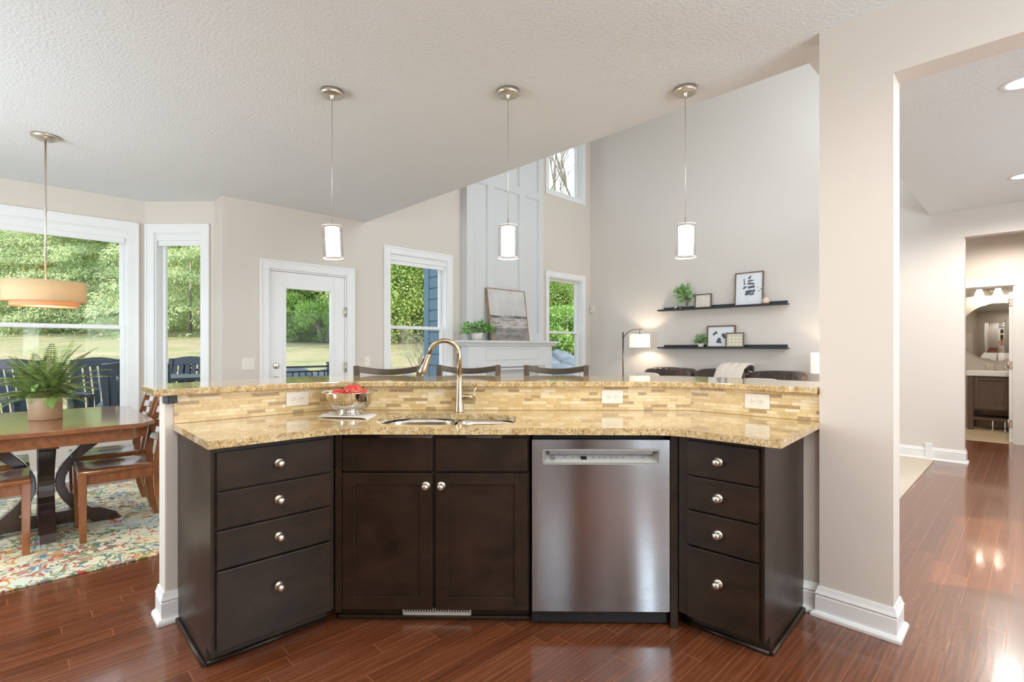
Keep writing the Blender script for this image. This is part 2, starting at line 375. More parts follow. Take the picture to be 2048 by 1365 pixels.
# ------------------------------------------------------------------ helpers: meshes
def rot2(x, y, a): return x*math.cos(a)-y*math.sin(a), x*math.sin(a)+y*math.cos(a)
class MB:
    def __init__(s): s.v = []; s.f = []; s.sm = []; s.uv = None
    def add(s, vs, fs, smooth=False):
        o = len(s.v); s.v += [tuple(p) for p in vs]; s.f += [tuple(i+o for i in f) for f in fs]; s.sm += [smooth]*len(fs); return s
    def box(s, x0, x1, y0, y1, z0, z1, M=None):
        vs = [(x, y, z) for z in (z0, z1) for y in (y0, y1) for x in (x0, x1)]
        if M is not None: vs = [tuple(M @ Vector(p)) for p in vs]
        return s.add(vs, [(0, 2, 3, 1), (4, 5, 7, 6), (0, 1, 5, 4), (2, 6, 7, 3), (0, 4, 6, 2), (1, 3, 7, 5)])
    def prism(s, pts, z0, z1, holes=()):
        loops = [pts]+list(holes)
        flat = [p for l in loops for p in l]
        tris = tessellate_polygon([[Vector((p[0], p[1], 0)) for p in l] for l in loops])
        n = len(flat); vs = [(p[0], p[1], z0) for p in flat]+[(p[0], p[1], z1) for p in flat]
        fs = []
        for t in tris:
            a, b_, c = t
            ar = (flat[b_][0]-flat[a][0])*(flat[c][1]-flat[a][1])-(flat[b_][1]-flat[a][1])*(flat[c][0]-flat[a][0])
            if ar < 0: a, b_, c = a, c, b_
            fs.append((a+n, b_+n, c+n)); fs.append((c, b_, a))
        o = 0
        for l in loops:
            m = len(l)
            ar = sum(l[i][0]*l[(i+1) % m][1]-l[(i+1) % m][0]*l[i][1] for i in range(m))
            ccw = (ar > 0) == (l is pts)
            for i in range(m):
                j = (i+1) % m
                q = (o+i, o+j, o+j+n, o+i+n); fs.append(q if ccw else q[::-1])
            o += m
        return s.add(vs, fs)
    def tube(s, pts, r, n=10, cap=True, up=None):
        pts = [Vector(p) for p in pts]; R = r if hasattr(r, '__len__') else [r]*len(pts)
        vs = []; prev = None
        for i, p in enumerate(pts):
            t = (pts[min(i+1, len(pts)-1)]-pts[max(i-1, 0)]).normalized()
            if prev is None:
                a = Vector((0, 0, 1)) if abs(t.z) < .9 else Vector((1, 0, 0)); x = t.cross(a).normalized()
            else:
                x = (prev-t*prev.dot(t)).normalized()
            prev = x; y = t.cross(x)
            for k in range(n):
                an = 2*PI*k/n; vs.append(p+(x*math.cos(an)+y*math.sin(an))*R[i])
        fs = [(i*n+k, i*n+(k+1) % n, (i+1)*n+(k+1) % n, (i+1)*n+k) for i in range(len(pts)-1) for k in range(n)]
        o = len(s.f); s.add(vs, fs, True)
        if cap:
            m = len(pts)-1; b0 = len(s.v)-len(vs)
            s.f += [tuple(b0+k for k in range(n))[::-1], tuple(b0+m*n+k for k in range(n))]; s.sm += [False, False]
        return s
    def lathe(s, prof, c=(0, 0, 0), n=28, M=None, uv=False):
        m = len(prof); vs = []
        for k in range(n):
            a = 2*PI*k/n
            for r, z in prof:
                p = Vector((c[0]+r*math.cos(a), c[1]+r*math.sin(a), c[2]+z))
                vs.append(M @ p if M is not None else p)
        fs = [(k*m+i, ((k+1) % n)*m+i, ((k+1) % n)*m+i+1, k*m+i+1) for k in range(n) for i in range(m-1)]
        return s.add(vs, fs, True)
    def bar(s, a, b, wx, wz, side=None):
        """rectangular bar from a to b, wx wide (sideways), wz deep"""
        a, b = Vector(a), Vector(b); t = (b-a).normalized()
        up = Vector(side) if side else (Vector((0, 0, 1)) if abs(t.z) < .9 else Vector((0, 1, 0)))
        x = t.cross(up).normalized(); y = x.cross(t).normalized()
        vs = [p+x*sx*wx/2+y*sy*wz/2 for p in (a, b) for sy in (-1, 1) for sx in (-1, 1)]
        return s.add(vs, [(0, 2, 3, 1), (4, 5, 7, 6), (0, 1, 5, 4), (2, 6, 7, 3), (0, 4, 6, 2), (1, 3, 7, 5)])
    def ribbon(s, pts, w, t, side):
        """swept rectangular section along pts; side = direction of the width"""
        side = Vector(side).normalized(); pts = [Vector(p) for p in pts]; vs = []
        W = w if hasattr(w, '__len__') else [w]*len(pts); T = t if hasattr(t, '__len__') else [t]*len(pts)
        for i, p in enumerate(pts):
            tg = (pts[min(i+1, len(pts)-1)]-pts[max(i-1, 0)]).normalized(); nn = tg.cross(side).normalized()
            for a, b in ((-1, -1), (1, -1), (1, 1), (-1, 1)): vs.append(p+side*a*W[i]/2+nn*b*T[i]/2)
        n = len(pts); fs = [(i*4+k, i*4+(k+1) % 4, i*4+4+(k+1) % 4, i*4+4+k) for i in range(n-1) for k in range(4)]
        fs += [(3, 2, 1, 0), (n*4-4, n*4-3, n*4-2, n*4-1)]
        return s.add(vs, fs)
    def build(s, name, mat, parent=None, bevel=0, loc=None, rotz=0, smooth=None, seg=2):
        me = bpy.data.meshes.new(name); me.from_pydata(s.v, [], s.f)
        me.materials.append(MT[mat] if isinstance(mat, str) else mat)
        sm = s.sm if smooth is None else [smooth]*len(s.f)
        me.polygons.foreach_set('use_smooth', sm)
        bm = bmesh.new(); bm.from_mesh(me); bmesh.ops.recalc_face_normals(bm, faces=bm.faces); bm.to_mesh(me); bm.free()
        me.update()
        o = bpy.data.objects.new(name, me); C.objects.link(o)
        if parent: o.parent = parent
        if loc: o.location = loc
        o.rotation_euler.z = rotz
        if bevel:
            md = o.modifiers.new('edge', 'BEVEL'); md.width = bevel; md.segments = seg; md.limit_method = 'ANGLE'; md.angle_limit = math.radians(40)
            md.harden_normals = False
        return o
def sphere_pts(n_u, n_v):
    vs = []; fs = []
    for j in range(n_v+1):
        ph = PI*j/n_v
        for i in range(n_u):
            th = 2*PI*i/n_u; vs.append((math.sin(ph)*math.cos(th), math.sin(ph)*math.sin(th), math.cos(ph)))
    for j in range(n_v):
        for i in range(n_u):
            a = j*n_u+i; b = j*n_u+(i+1) % n_u; fs.append((a, b, b+n_u, a+n_u))
    return vs, fs
def struct(o):
    o['kind'] = 'structure'; return o
def thing(name, label, cat, loc=(0, 0, 0), rotz=0, group=None):
    o = bpy.data.objects.new(name, None); C.objects.link(o); o.empty_display_size = .1
    o.location = loc; o.rotation_euler = (0, 0, rotz); return tag(o, label, cat, group)
def tag(o, label, cat, group=None, kind=None):
    o['label'] = label; o['category'] = cat
    if group: o['group'] = group
    if kind: o['kind'] = kind
    return o
def dup(root, loc=None, rotz=None, label=None):
    def cp(o, par):
        c = o.copy(); C.objects.link(c); c.parent = par
        for ch in list(o.children):
            if ch.name not in made: cp(ch, c)
        made.add(c.name); return c
    made = set(); r = cp(root, None)
    if loc: r.location = loc
    if rotz is not None: r.rotation_euler.z = rotz
    if label: r['label'] = label
    return r
def quads_mesh(name, P, mat, parent=None):
    """P: (n,4,3) array of separate quads"""
    n = len(P); me = bpy.data.meshes.new(name)
    me.vertices.add(n*4); me.vertices.foreach_set('co', P.reshape(-1).astype(np.float32))
    me.loops.add(n*4); me.loops.foreach_set('vertex_index', np.arange(n*4, dtype=np.int32))
    me.polygons.add(n); me.polygons.foreach_set('loop_start', np.arange(0, n*4, 4, dtype=np.int32)); me.polygons.foreach_set('loop_total', np.full(n, 4, dtype=np.int32))
    me.materials.append(MT[mat]); me.update(calc_edges=True); me.validate()
    o = bpy.data.objects.new(name, me); C.objects.link(o)
    if parent: o.parent = parent
    return o
def leaves(cent, L, W, droop=0.0, outward=None):
    n = len(cent); d = RNG.normal(size=(n, 3)); d[:, 2] -= droop
    if outward is not None: d += outward*1.2
    d /= np.linalg.norm(d, axis=1)[:, None]; a = RNG.normal(size=(n, 3)); s = np.cross(d, a); s /= np.linalg.norm(s, axis=1)[:, None]
    l = (L*RNG.uniform(.6, 1.2, n))[:, None]; w = (W*RNG.uniform(.6, 1.2, n))[:, None]
    return np.stack([cent, cent+d*l*.5+s*w*.5, cent+d*l, cent+d*l*.5-s*w*.5], axis=1)

FZ = .025          # finished floor level
# ================================================================== SETTING
# floors
o = MB().prism([(-1.9, -1.9), (9.03, -1.9), (9.03, 1.3), (7.29, 1.3), (7.29, .76), (2.9, .76), (2.9, 5.4), (1.4, 5.4), (1.4, 5.66), (.905, 6.15), (-.645, 6.15), (-1.14, 5.66), (-1.14, 5.4), (-1.9, 5.4)], FZ-.12, FZ).build('floor', 'floor'); struct(o)
o = MB().box(2.9, 7.146, .76, 5.4, FZ-.12, FZ+.012).build('floor_living_carpet', 'carpet'); struct(o)
o = MB().box(9.03, 10.75, -.8, 1.4, FZ-.12, FZ+.002).build('floor_bathroom_tile', 'tilefloor'); struct(o)
# ceilings
CZ = 2.70
o = MB().prism([(-1.9, -1.9), (2.885, -1.9), (2.885, 5.4), (1.4, 5.4), (1.4, 5.652), (.907, 6.145), (-.647, 6.145), (-1.14, 5.652), (-1.14, 5.4), (-1.9, 5.4)], CZ, CZ+.25).build('ceiling', 'ceiling'); struct(o)
o = MB().box(2.885, 7.29, -2.0, .80, CZ, CZ+.25).build('ceiling_hall', 'ceiling'); struct(o)
o = MB().box(2.7, 7.29, .66, 5.54, 5.6, 5.8).build('ceiling_living', 'ceiling'); struct(o)
o = MB().box(7.29, 10.87, -2.04, 1.5, CZ, CZ+.2).build('ceiling_bathroom', 'ceiling'); struct(o)
# unseen roof slab added over the kitchen side to block the sun
o = MB().prism([(-2.05, -2.05), (2.74, -2.05), (2.74, 5.54), (1.5, 5.75), (.97, 6.3), (-.70, 6.3), (-1.24, 5.75), (-2.05, 5.54)], CZ+.25, CZ+.40).build('roof_sun_block', 'siding'); struct(o)

def wall(name, org, ang, length, z0, z1, th, openings, mat='wall'):
    """local x along the wall, room face at y=0, body towards +y"""
    xs = sorted({0, length}|{x for o_ in openings for x in o_[:2]}); mb = MB()
    for a, b in zip(xs, xs[1:]):
        ops = sorted([o_ for o_ in openings if o_[0] <= a+1e-6 and o_[1] >= b-1e-6], key=lambda q: q[2])
        z = z0
        for o_ in ops:
            if o_[2] > z: mb.box(a, b, 0, th, z, o_[2])
            z = o_[3]
        if z < z1: mb.box(a, b, 0, th, z, z1)
    o = mb.build(name, mat, loc=(org[0], org[1], 0), rotz=ang); return struct(o)
WZ0 = -.1
DOOR = (1.838, 2.636); WM = (3.205, 4.05, .62, 2.385); WR = (6.064, 6.906, .62, 2.385); WUR = (6.064, 6.906, 3.775, 5.2); WUM = (3.205, 4.05, 3.775, 5.2)
wall('wall_back', (1.40, 5.40), 0, 7.286-1.40, WZ0, 5.6, .14,
     [(DOOR[0]-1.4-.02, DOOR[1]-1.4+.02, WZ0, 2.055)]+[(q[0]-1.4, q[1]-1.4, q[2], q[3]) for q in (WM, WR, WUR, WUM)])
wall('wall_bay_return', (1.396, 5.652), -PI/2, .251, WZ0, CZ, .10, [])
D1 = (.905, 6.147)
wall('wall_bay_diagonal', D1, -PI/4, .70, WZ0, CZ, .14, [(.10, .565, .50, 2.385)])
wall('wall_bay', (-.645, 6.147), 0, 1.55, WZ0, CZ, .14, [(.165, 1.412, .50, 2.385)])
wall('wall_bay_left_diagonal', (-1.14, 5.652), PI/4, .70, WZ0, CZ, .14, [(.10, .565, .50, 2.385)])
wall('wall_bay_left_return', (-1.14, 5.40), PI/2, .252, WZ0, CZ, .10, [])
wall('wall_nook_left', (-1.9, 5.40), 0, .76, WZ0, CZ, .14, [])
wall('wall_left', (-1.9, -1.9), PI/2, 7.3, WZ0, CZ, .14, [(4.6, 6.6, .6, 2.3)])
wall('wall_front', (9.17, -1.9), PI, 11.21, WZ0, CZ, .14, [(3.17, 4.77, .6, 2.3), (6.67, 8.17, 1.0, 2.24), (8.82, 9.12, .9, 2.17), (10.17, 10.42, .9, 2.17)])
wall('wall_right', (7.146, 5.54), -PI/2, 5.54+1.9, WZ0, 5.6, .14, [(5.54-.517, 5.54+.55, WZ0, 2.417)], 'wall_living')
wall('wall_upper_loft', (2.885, .66), PI/2, 4.88, CZ+.006, 5.6, .14, [], 'wall_living')
wall('wall_upper_hall', (7.146, .80), PI, 4.40, CZ+.01, 5.6, .14, [], 'wall_living')
# pillar and header of the wide opening on the right
o = MB().box(2.64, 2.777, .4144, .69, WZ0, CZ).build('wall_pillar', 'wall'); struct(o)
o = MB().box(2.64, 2.777, -1.9, .4144, 2.411, CZ).build('wall_header', 'wall'); struct(o)
# passage and bathroom beyond the hall
wall('wall_passage_side', (7.286, 1.15), 0, 1.744, WZ0, CZ, .14, [])
wall('wall_passage_end', (9.03, 1.3), -PI/2, 3.2, WZ0, CZ, .12, [(1.3-.99, 1.3-.18, WZ0, 2.04)], mat='wall')
wall('wall_bath_back', (10.75, 1.5), -PI/2, 2.3, WZ0, CZ, .12, [])
wall('wall_bath_left', (9.15, 1.30), 0, 1.6, WZ0, CZ, .12, [])
wall('wall_bath_right', (10.75, -.80), PI, 1.6, WZ0, CZ, .12, [])

# knee wall behind the island
def offs(pl, d):
    """offset an open polyline to its left by d"""
    out = []
    for i, p in enumerate(pl):
        p = Vector(p)
        def nrm(a, b):
            t = (Vector(b)-Vector(a)).normalized(); return Vector((-t.y, t.x))
        if i == 0: n = nrm(pl[0], pl[1]); out.append(p+n*d); continue
        if i == len(pl)-1: n = nrm(pl[-2], pl[-1]); out.append(p+n*d); continue
        n1, n2 = nrm(pl[i-1], pl[i]), nrm(pl[i], pl[i+1]); bis = (n1+n2).normalized(); out.append(p+bis*d/bis.dot(n1))
    return [tuple(q) for q in out]
BS = [(.470, 2.708), (1.241, 2.708), (2.6386, 1.310), (2.667, .692)]      # wall face behind the worktop
back = offs(BS, .12)
o = MB().prism(BS+back[::-1], WZ0, 1.038).build('wall_knee', 'wall', bevel=.008); struct(o)

def baseboard(name, pts, side=1, h=.135, t=.014):
    """profiled board along an open polyline; protrudes to the right of travel when side=1"""
    mb = MB()
    prof = [(0, 0), (t+.016, 0), (t+.016, .012), (t+.009, .022), (t, .024), (t, h*.66), (t-.003, h*.70), (t+.002, h*.76), (t-.004, h*.86), (t*.35, h), (0, h)]
    rows = [offs(pts, -side*a) for a, _ in prof]
    n = len(pts); m = len(prof); vs = []
    for i in range(n):
        for k, (a, z) in enumerate(prof): vs.append((rows[k][i][0], rows[k][i][1], FZ+z))
    fs = [(i*m+k, (i+1)*m+k, (i+1)*m+k+1, i*m+k+1) for i in range(n-1) for k in range(m-1)]
    fs += [tuple(range(m)), tuple((n-1)*m+k for k in range(m))[::-1]]
    mb.add(vs, fs); return struct(mb.build(name, 'trim'))
baseboard('baseboard_back', [(2.74, 5.40), (3.9, 5.40), (4.29, 5.40)])
baseboard('baseboard_back_door', [(1.40, 5.652), (1.40, 5.40), (1.75, 5.40)])
baseboard('baseboard_bay', [(-1.9, 5.40), (-1.14, 5.40), (-1.14, 5.652), (-.645, 6.147), (.905, 6.147), (1.40, 5.652)])
baseboard('baseboard_right', [(5.80, 5.40), (7.146, 5.40), (7.146, .80)])
baseboard('baseboard_hall', [(7.146, .80), (7.146, .517), (7.286, .517)], h=.14)
baseboard('baseboard_pillar', [(2.777, .69), (2.64, .69), (2.64, .4144), (2.777, .4144), (2.777, .69)][::-1], side=-1)
baseboard('baseboard_knee', [back[0], BS[0], (.535, 2.708)], side=1)
baseboard('baseboard_knee_end', [(2.650, .80), (2.667, .692)], side=1)
o = MB().box(7.12, 7.146, .78, .84, FZ, FZ+.18).build('trim_plinth_block', 'trim', bevel=.002); struct(o)

# ---------------------------------------------------------------- windows
def window(n, org, ang, x0, x1, z0, z1, th, rail=None, blind=True, ct=.085, slider=False):
    root = MB()
    # casing on the room side
    for a, b, c, d in ((x0-ct, x0, z0-ct, z1+ct), (x1, x1+ct, z0-ct, z1+ct), (x0, x1, z1, z1+ct), (x0, x1, z0-ct, z0)):
        root.box(a, b, -.018, 0, c, d)
    for a, b, c, d in ((x0-ct-.002, x0-ct+.018, z0-ct+.001, z1+ct+.002), (x1+ct-.018, x1+ct+.002, z0-ct+.001, z1+ct+.002), (x0-ct+.018, x1+ct-.018, z1+ct-.018, z1+ct+.002)):
        root.box(a, b, -.026, -.001, c, d)
    r = root.build('window_%d' % n, 'trim', loc=(org[0], org[1], 0), rotz=ang, bevel=.002); struct(r)
    j = MB()
    for a, b, c, d in ((x0, x0+.012, z0, z1), (x1-.012, x1, z0, z1), (x0+.012, x1-.012, z1-.012, z1), (x0+.012, x1-.012, z0, z0+.012)):
        j.box(a, b, .0005, th+.01, c, d)
    j.build('window_jamb', 'trim', r)
    def sash(za, zb, y, w=.038):
        s = MB()
        s.box(x0+.012, x0+.012+w, y, y+.035, za, zb).box(x1-.012-w, x1-.012, y, y+.035, za, zb)
        s.box(x0+.012+w, x1-.012-w, y, y+.035, zb-w, zb).box(x0+.012+w, x1-.012-w, y, y+.035, za, za+w)
        f = s.build('window_sash', 'trim', r, bevel=.003)
        MB().box(x0+.012+w, x1-.012-w, y+.014, y+.018, za+w, zb-w).build('window_pane', 'pane', f)
    if rail:
        sash(z0+.012, rail+.02, .055); sash(rail-.02, z1-.012, .095)
    else: sash(z0+.012, z1-.012, .08)
    if blind:
        bl = MB().box(x0+.0122, x1-.0122, .008, .055, z1-.072, z1-.012)
        bl.box(x0+.02, x1-.02, .024, .03, z1-.105, z1-.07).box(x0+.02, x1-.02, .018, .036, z1-.122, z1-.104)
        bl.build('blind_cassette', 'trim', r, bevel=.002)
    return r
window(1, (-.645, 6.147), 0, .165, 1.412, .50, 2.385, .14, rail=1.45)
window(2, D1, -PI/4, .10, .565, .50, 2.385, .14)
window(3, (0, 5.40), 0, *WM, .14, rail=1.50)
window(4, (0, 5.40), 0, *WR, .14, rail=1.50, blind=False)
window(5, (0, 5.40), 0, *WUR, .14, blind=False)
window(6, (0, 5.40), 0, *WUM, .14, blind=False)
window(7, (-1.14, 5.652), PI/4, .10, .565, .50, 2.385, .14)
window(8, (-1.9, -1.9), PI/2, 4.6, 6.6, .6, 2.3, .14, rail=1.45)  # unseen window, added to go with the nook fill lamp
window(9, (9.17, -1.9), PI, 8.82, 9.12, .9, 2.17, .14, blind=False, ct=.06)  # unseen narrow window, added for a bright streak in the dishwasher
window(10, (9.17, -1.9), PI, 10.17, 10.42, .9, 2.17, .14, blind=False, ct=.06)  # its unseen pair, added for the other dishwasher streak
window(12, (9.17, -1.9), PI, 3.17, 4.77, .6, 2.3, .14)  # added around the hall fill lamp; no window is known here
window(11, (9.17, -1.9), PI, 6.67, 8.17, 1.0, 2.24, .14)  # unseen window, added around the kitchen fill lamp
# unseen cabinet shape added so the dishwasher mirrors a dark band
pc = thing('dark_streak_block', 'unseen dark cabinet block added behind the camera for the dishwasher reflection', 'cabinet', (-.93, -1.9, FZ))
MB().box(0, .42, .002, .30, 0, 2.2).build('carcass', 'espresso', pc); MB().box(.01, .41, .302, .32, .02, 2.18).build('door', 'espresso', pc, bevel=.003)

# ---------------------------------------------------------------- patio door
def door():
    a, b = DOOR; ct = .086; m = MB()
    m.box(a-.02-ct, a-.02, -.018, 0, FZ, 2.055+ct).box(b+.02, b+.02+ct, -.018, 0, FZ, 2.055+ct).box(a-.02, b+.02, -.018, 0, 2.055, 2.055+ct)
    m.box(a-.022-ct, a-.02-ct+.018, -.026, -.001, FZ, 2.057+ct).box(b+.02+ct-.018, b+.022+ct, -.026, -.001, FZ, 2.057+ct).box(a-.002-ct, b+.002+ct, -.026, -.001, 2.055+ct-.018, 2.057+ct)
    m.box(a-.02, a-.003, 0, .14, FZ, 2.055).box(b+.003, b+.02, 0, .14, FZ, 2.055).box(a-.003, b+.003, 0, .14, 2.038, 2.055)
    r = m.build('door_1', 'trim', loc=(0, 5.40, 0), bevel=.002); struct(r)
    gx0, gx1, gz0, gz1 = 1.966, 2.508, .28, 1.895
    s = MB().box(a, gx0, .012, .054, FZ+.01, 2.035).box(gx1, b, .012, .054, FZ+.01, 2.035).box(gx0, gx1, .012, .054, gz1, 2.035).box(gx0, gx1, .012, .054, FZ+.01, gz0)
    for q in ((gx0, gx0+.03, gz0, gz1), (gx1-.03, gx1, gz0, gz1), (gx0+.03, gx1-.03, gz1-.03, gz1), (gx0+.03, gx1-.03, gz0, gz0+.03)): s.box(q[0], q[1], .004, .06, q[2], q[3])
    s.build('door_slab', 'trim', r, bevel=.003)
    MB().box(gx0+.03, gx1-.03, .03, .036, gz0+.03, gz1-.03).build('door_pane', 'pane', r)
    R = Matrix.Rotation(PI/2, 4, 'X')
    for z, nm in ((1.065, 'deadbolt'), (.925, 'door_knob')):
        pr = [(0, 0), (.031, 0), (.031, .008), (.024, .012), (0, .012)] if nm == 'deadbolt' else [(0, 0), (.031, 0), (.031, .006), (.012, .01), (.012, .03), (.026, .038), (.03, .052), (.022, .064), (0, .066)]
        k = MB().lathe(pr, n=20, M=Matrix.Translation((1.897, .012, z)) @ R)
        if nm == 'deadbolt': k.box(1.887, 1.907, -.014, .0, z-.005, z+.005)
        k.build(nm, 'nickel', r)
    for z in (1.65, 1.03, .3):
        MB().box(b-.004, b+.02, -.004, .012, z-.05, z+.05).tube([(b+.006, -.006, z-.052), (b+.006, -.006, z+.052)], .007, 8).build('door_hinge', 'nickel', r)
door()

# ================================================================== ISLAND
def arm_frame(org, d):   # origin and angle of a run whose local x follows d and local y points into the island
    return math.atan2(d[1], d[0])
A_MID = -PI/4
MIDO = (1.5735, 1.5735)               # on the plane of the mid-section door faces
RT = (.0458, -.999)                   # right arm runs towards the viewer this way
A_R = math.atan2(RT[1], RT[0])
KNOB = [(0, 0), (.009, 0), (.007, .004), (.006, .010), (.012, .015), (.0155, .020), (.0155, .025), (.012, .030), (.006, .0325), (0, .033)]
def knob(parent, x, z, y=-.004):
    m = MB().lathe(KNOB, n=18, M=Matrix.Translation((x, y, z)) @ Matrix.Rotation(PI/2, 4, 'X'))
    m.lathe([(0, 0), (.019, 0), (.019, .002), (0, .002)], n=18, M=Matrix.Translation((x, y+.002, z)) @ Matrix.Rotation(PI/2, 4, 'X'))
    return m.build('knob', 'nickel', parent)
DZ = [(.712, .858), (.566, .706), (.414, .559), (.104, .407)]
TOPZ = .878
def slab(parent, name, x0, x1, z0, z1):
    m = MB().box(x0, x1, -.0, .019, z0, z1)
    return m.build(name, 'espresso', parent, bevel=.003)
def drawer_cab(label, loc, ang, L, dx0, dx1, depth, flip=False):
    """local x along the front, y=0 the drawer faces, y>0 into the carcass"""
    r = thing('drawer_cabinet', label, 'cabinet', (loc[0], loc[1], 0), ang)
    c = MB().box(0, L, .02, depth, .10, TOPZ)
    c.box(0, L, .085, depth, FZ, .10)
    c.build('carcass', 'espresso', r, bevel=.001)
    # thicker end panel, notched for the toe kick
    ex0, ex1 = ((-.012, 0) if not flip else (L, L+.012))
    e = MB().box(ex0, ex1, .018, depth, .10, TOPZ).box(ex0, ex1, .085, depth, FZ, .10); e.build('end_panel', 'espresso', r, bevel=.001)
    for i, (z0, z1) in enumerate(DZ):
        d = slab(r, 'drawer', dx0, dx1, z0, z1)
        knob(d, (dx0+dx1)/2+(.0 if not flip else -.01), (z0+z1)/2 if i < 3 else .285)
    t = MB()
    t.tube([(ex0+.002 if not flip else -.01, .082, FZ+.009), (ex1-.002 if flip else L, .082, FZ+.009)], .0095, 8)
    xe = ex0-.006 if not flip else ex1+.006
    t.tube([(xe, .082, FZ+.009), (xe, depth, FZ+.009)], .0095, 8)
    t.build('shoe_moulding', 'espresso', r); return r
# left cabinet: faces v=2.14
drawer_cab('dark espresso four-drawer cabinet at the left end of the island', (.532, 2.14), 0, .47, .006, .452, .566)
# right cabinet
RC0 = Vector((2.003+.052, 1.068)); RC0 = Vector((2.0525, 1.02))
Lr = .340
drawer_cab('dark espresso four-drawer cabinet at the right end of the island beside the pillar', (2.0500, 1.083), A_R, Lr, .045, Lr-.008, .585, flip=True)

# sink base
r = thing('sink_cabinet', 'dark espresso sink cabinet with two panelled doors beneath the sink', 'cabinet', (MIDO[0], MIDO[1], 0), A_MID)
c = MB().prism([(-.775, .02), (.046, .02), (.046, .60), (-.53, .60), (-.80, .32)], .10, .70)
c.box(-.775, .046, .02, .06, .70, TOPZ).box(.030, .046, .02, .6, .70, TOPZ)
c.box(-.80, .046, .075, .10, FZ, .10)
c.build('carcass', 'espresso', r, bevel=.001)
MB().box(-.812, -.782, .004, .06, FZ+.06, TOPZ).build('corner_stile', 'espresso', r, bevel=.002)
for x0, x1 in ((-.7783, -.3797), (-.3666, .0368)):
    slab(r, 'false_drawer_front', x0, x1, .711, .857)
    d = MB(); z0, z1, st = .102, .701, .057
    d.box(x0, x0+st, 0, .019, z0, z1).box(x1-st, x1, 0, .019, z0, z1).box(x0+st, x1-st, 0, .019, z1-st+.008, z1).box(x0+st, x1-st, 0, .019, z0, z0+st)
    dd = d.build('door', 'espresso', r, bevel=.002)
    MB().box(x0+st-.003, x1-st+.003, .009, .015, z0+st-.003, z1-st+.011).build('door_panel', 'espresso', dd)
    knob(dd, -.408 if x0 < -.5 else -.341, .647)
MB().box(-.82, .05, .06, .078, FZ, FZ+.02).build('shoe_moulding', 'espresso', r, bevel=.006)
g = thing('toe_kick_register', 'small cream floor register set in the toe kick under the sink doors', 'vent', (MIDO[0], MIDO[1], 0), A_MID)
m = MB().box(-.525, -.215, .058, .064, .048, .062).box(-.525, -.215, .058, .064, .085, .092).box(-.525, -.519, .058, .064, .048, .092).box(-.221, -.215, .058, .064, .048, .092)
for i in range(26): m.box(-.519+i*.0117, -.519+i*.0117+.005, .058, .064, .06, .088)
m.build('grille', 'grill', g)
MB().box(-.522, -.218, .064, .074, .05, .090).build('backing', 'rubber', g)

# dishwasher
dw = thing('dishwasher', 'stainless steel dishwasher with pocket handle in the island', 'dishwasher', (MIDO[0], MIDO[1], 0), A_MID)
x0, x1, z0, z1 = .0560, .6553, .102, .852; hx0, hx1, hz0, hz1 = .102, .616, .744, .811
def rrect(x0, x1, z0, z1, r, n=5):
    p = []
    for cx, cz, a in ((x1-r, z1-r, 0), (x0+r, z1-r, 90), (x0+r, z0+r, 180), (x1-r, z0+r, 270)):
        for k in range(n+1):
            t = math.radians(a+90*k/n); p.append((cx+r*math.cos(t), cz+r*math.sin(t)))
    return p
def xzprism(pts, y0, y1, holes=()):
    mb = MB().prism(pts, y0, y1, holes); mb.v = [(a, c_, b) for a, b, c_ in mb.v]; return mb
m = xzprism(rrect(x0, x1, z0, z1, .004, 2), -.006, .02, [rrect(hx0, hx1, hz0, hz1, .010)])
m.v = [(a-.35, b-6, c_) for a, b, c_ in m.v]; m.build('door', 'steel', dw, bevel=.002, loc=(.35, 6, 0))
MT['pocket'] = plain('grey_pocket_plastic', col(168, 166, 162), .35, .4)
MT['control'] = plain('light_control_strip', col(206, 203, 197), .3, .2)
b_ = xzprism(rrect(hx0, hx1, hz0, hz1, .010), -.009, 0, [rrect(hx0+.009, hx1-.009, hz0+.007, hz1-.008, .004)]); b_.build('handle_bezel', 'pocket', dw)
pk = MB(); X0, X1, Z0, Z1 = hx0+.007, hx1-.007, hz0+.005, hz1-.006; Y = .045
pk.add([(X0, 0, Z0), (X1, 0, Z0), (X1, 0, Z1), (X0, 0, Z1), (X0+.025, Y, Z0+.028), (X1-.025, Y, Z0+.028), (X1-.025, Y, Z1), (X0+.025, Y, Z1)],
       [(0, 3, 7, 4), (1, 5, 6, 2), (3, 2, 6, 7), (4, 7, 6, 5)]); pk.build('handle_pocket', 'pocket', dw)
cs = MB().add([(X0, 0, Z0), (X1, 0, Z0), (X1-.025, Y, Z0+.028), (X0+.025, Y, Z0+.028)], [(0, 1, 2, 3)]); cs.build('control_strip', 'control', dw)
gb = MB().box(X0+.022, X1-.022, .012, .030, Z1-.020, Z1); gb.build('grip_bar', 'pocket', dw, bevel=.003)
def strip_pt(x, t): return Vector((x, Y*t-.0008, Z0+.028*t+.0006))
def strip_quad(mb, xa, xb, ta, tb):
    a, b, c_, d = strip_pt(xa, ta), strip_pt(xb, ta), strip_pt(xb, tb), strip_pt(xa, tb); mb.add([a, b, c_, d], [(0, 1, 2, 3)])
mm = MB(); strip_quad(mm, .272, .299, .38, .80); mm.build('display', 'screen', dw)
for xx in (.195, .232, .258, .322, .349, .372, .400, .425, .450, .49, .54):
    mm = MB(); strip_quad(mm, xx, xx+.014, .60, .68); mm.build('control_legend', 'greyprint', dw)
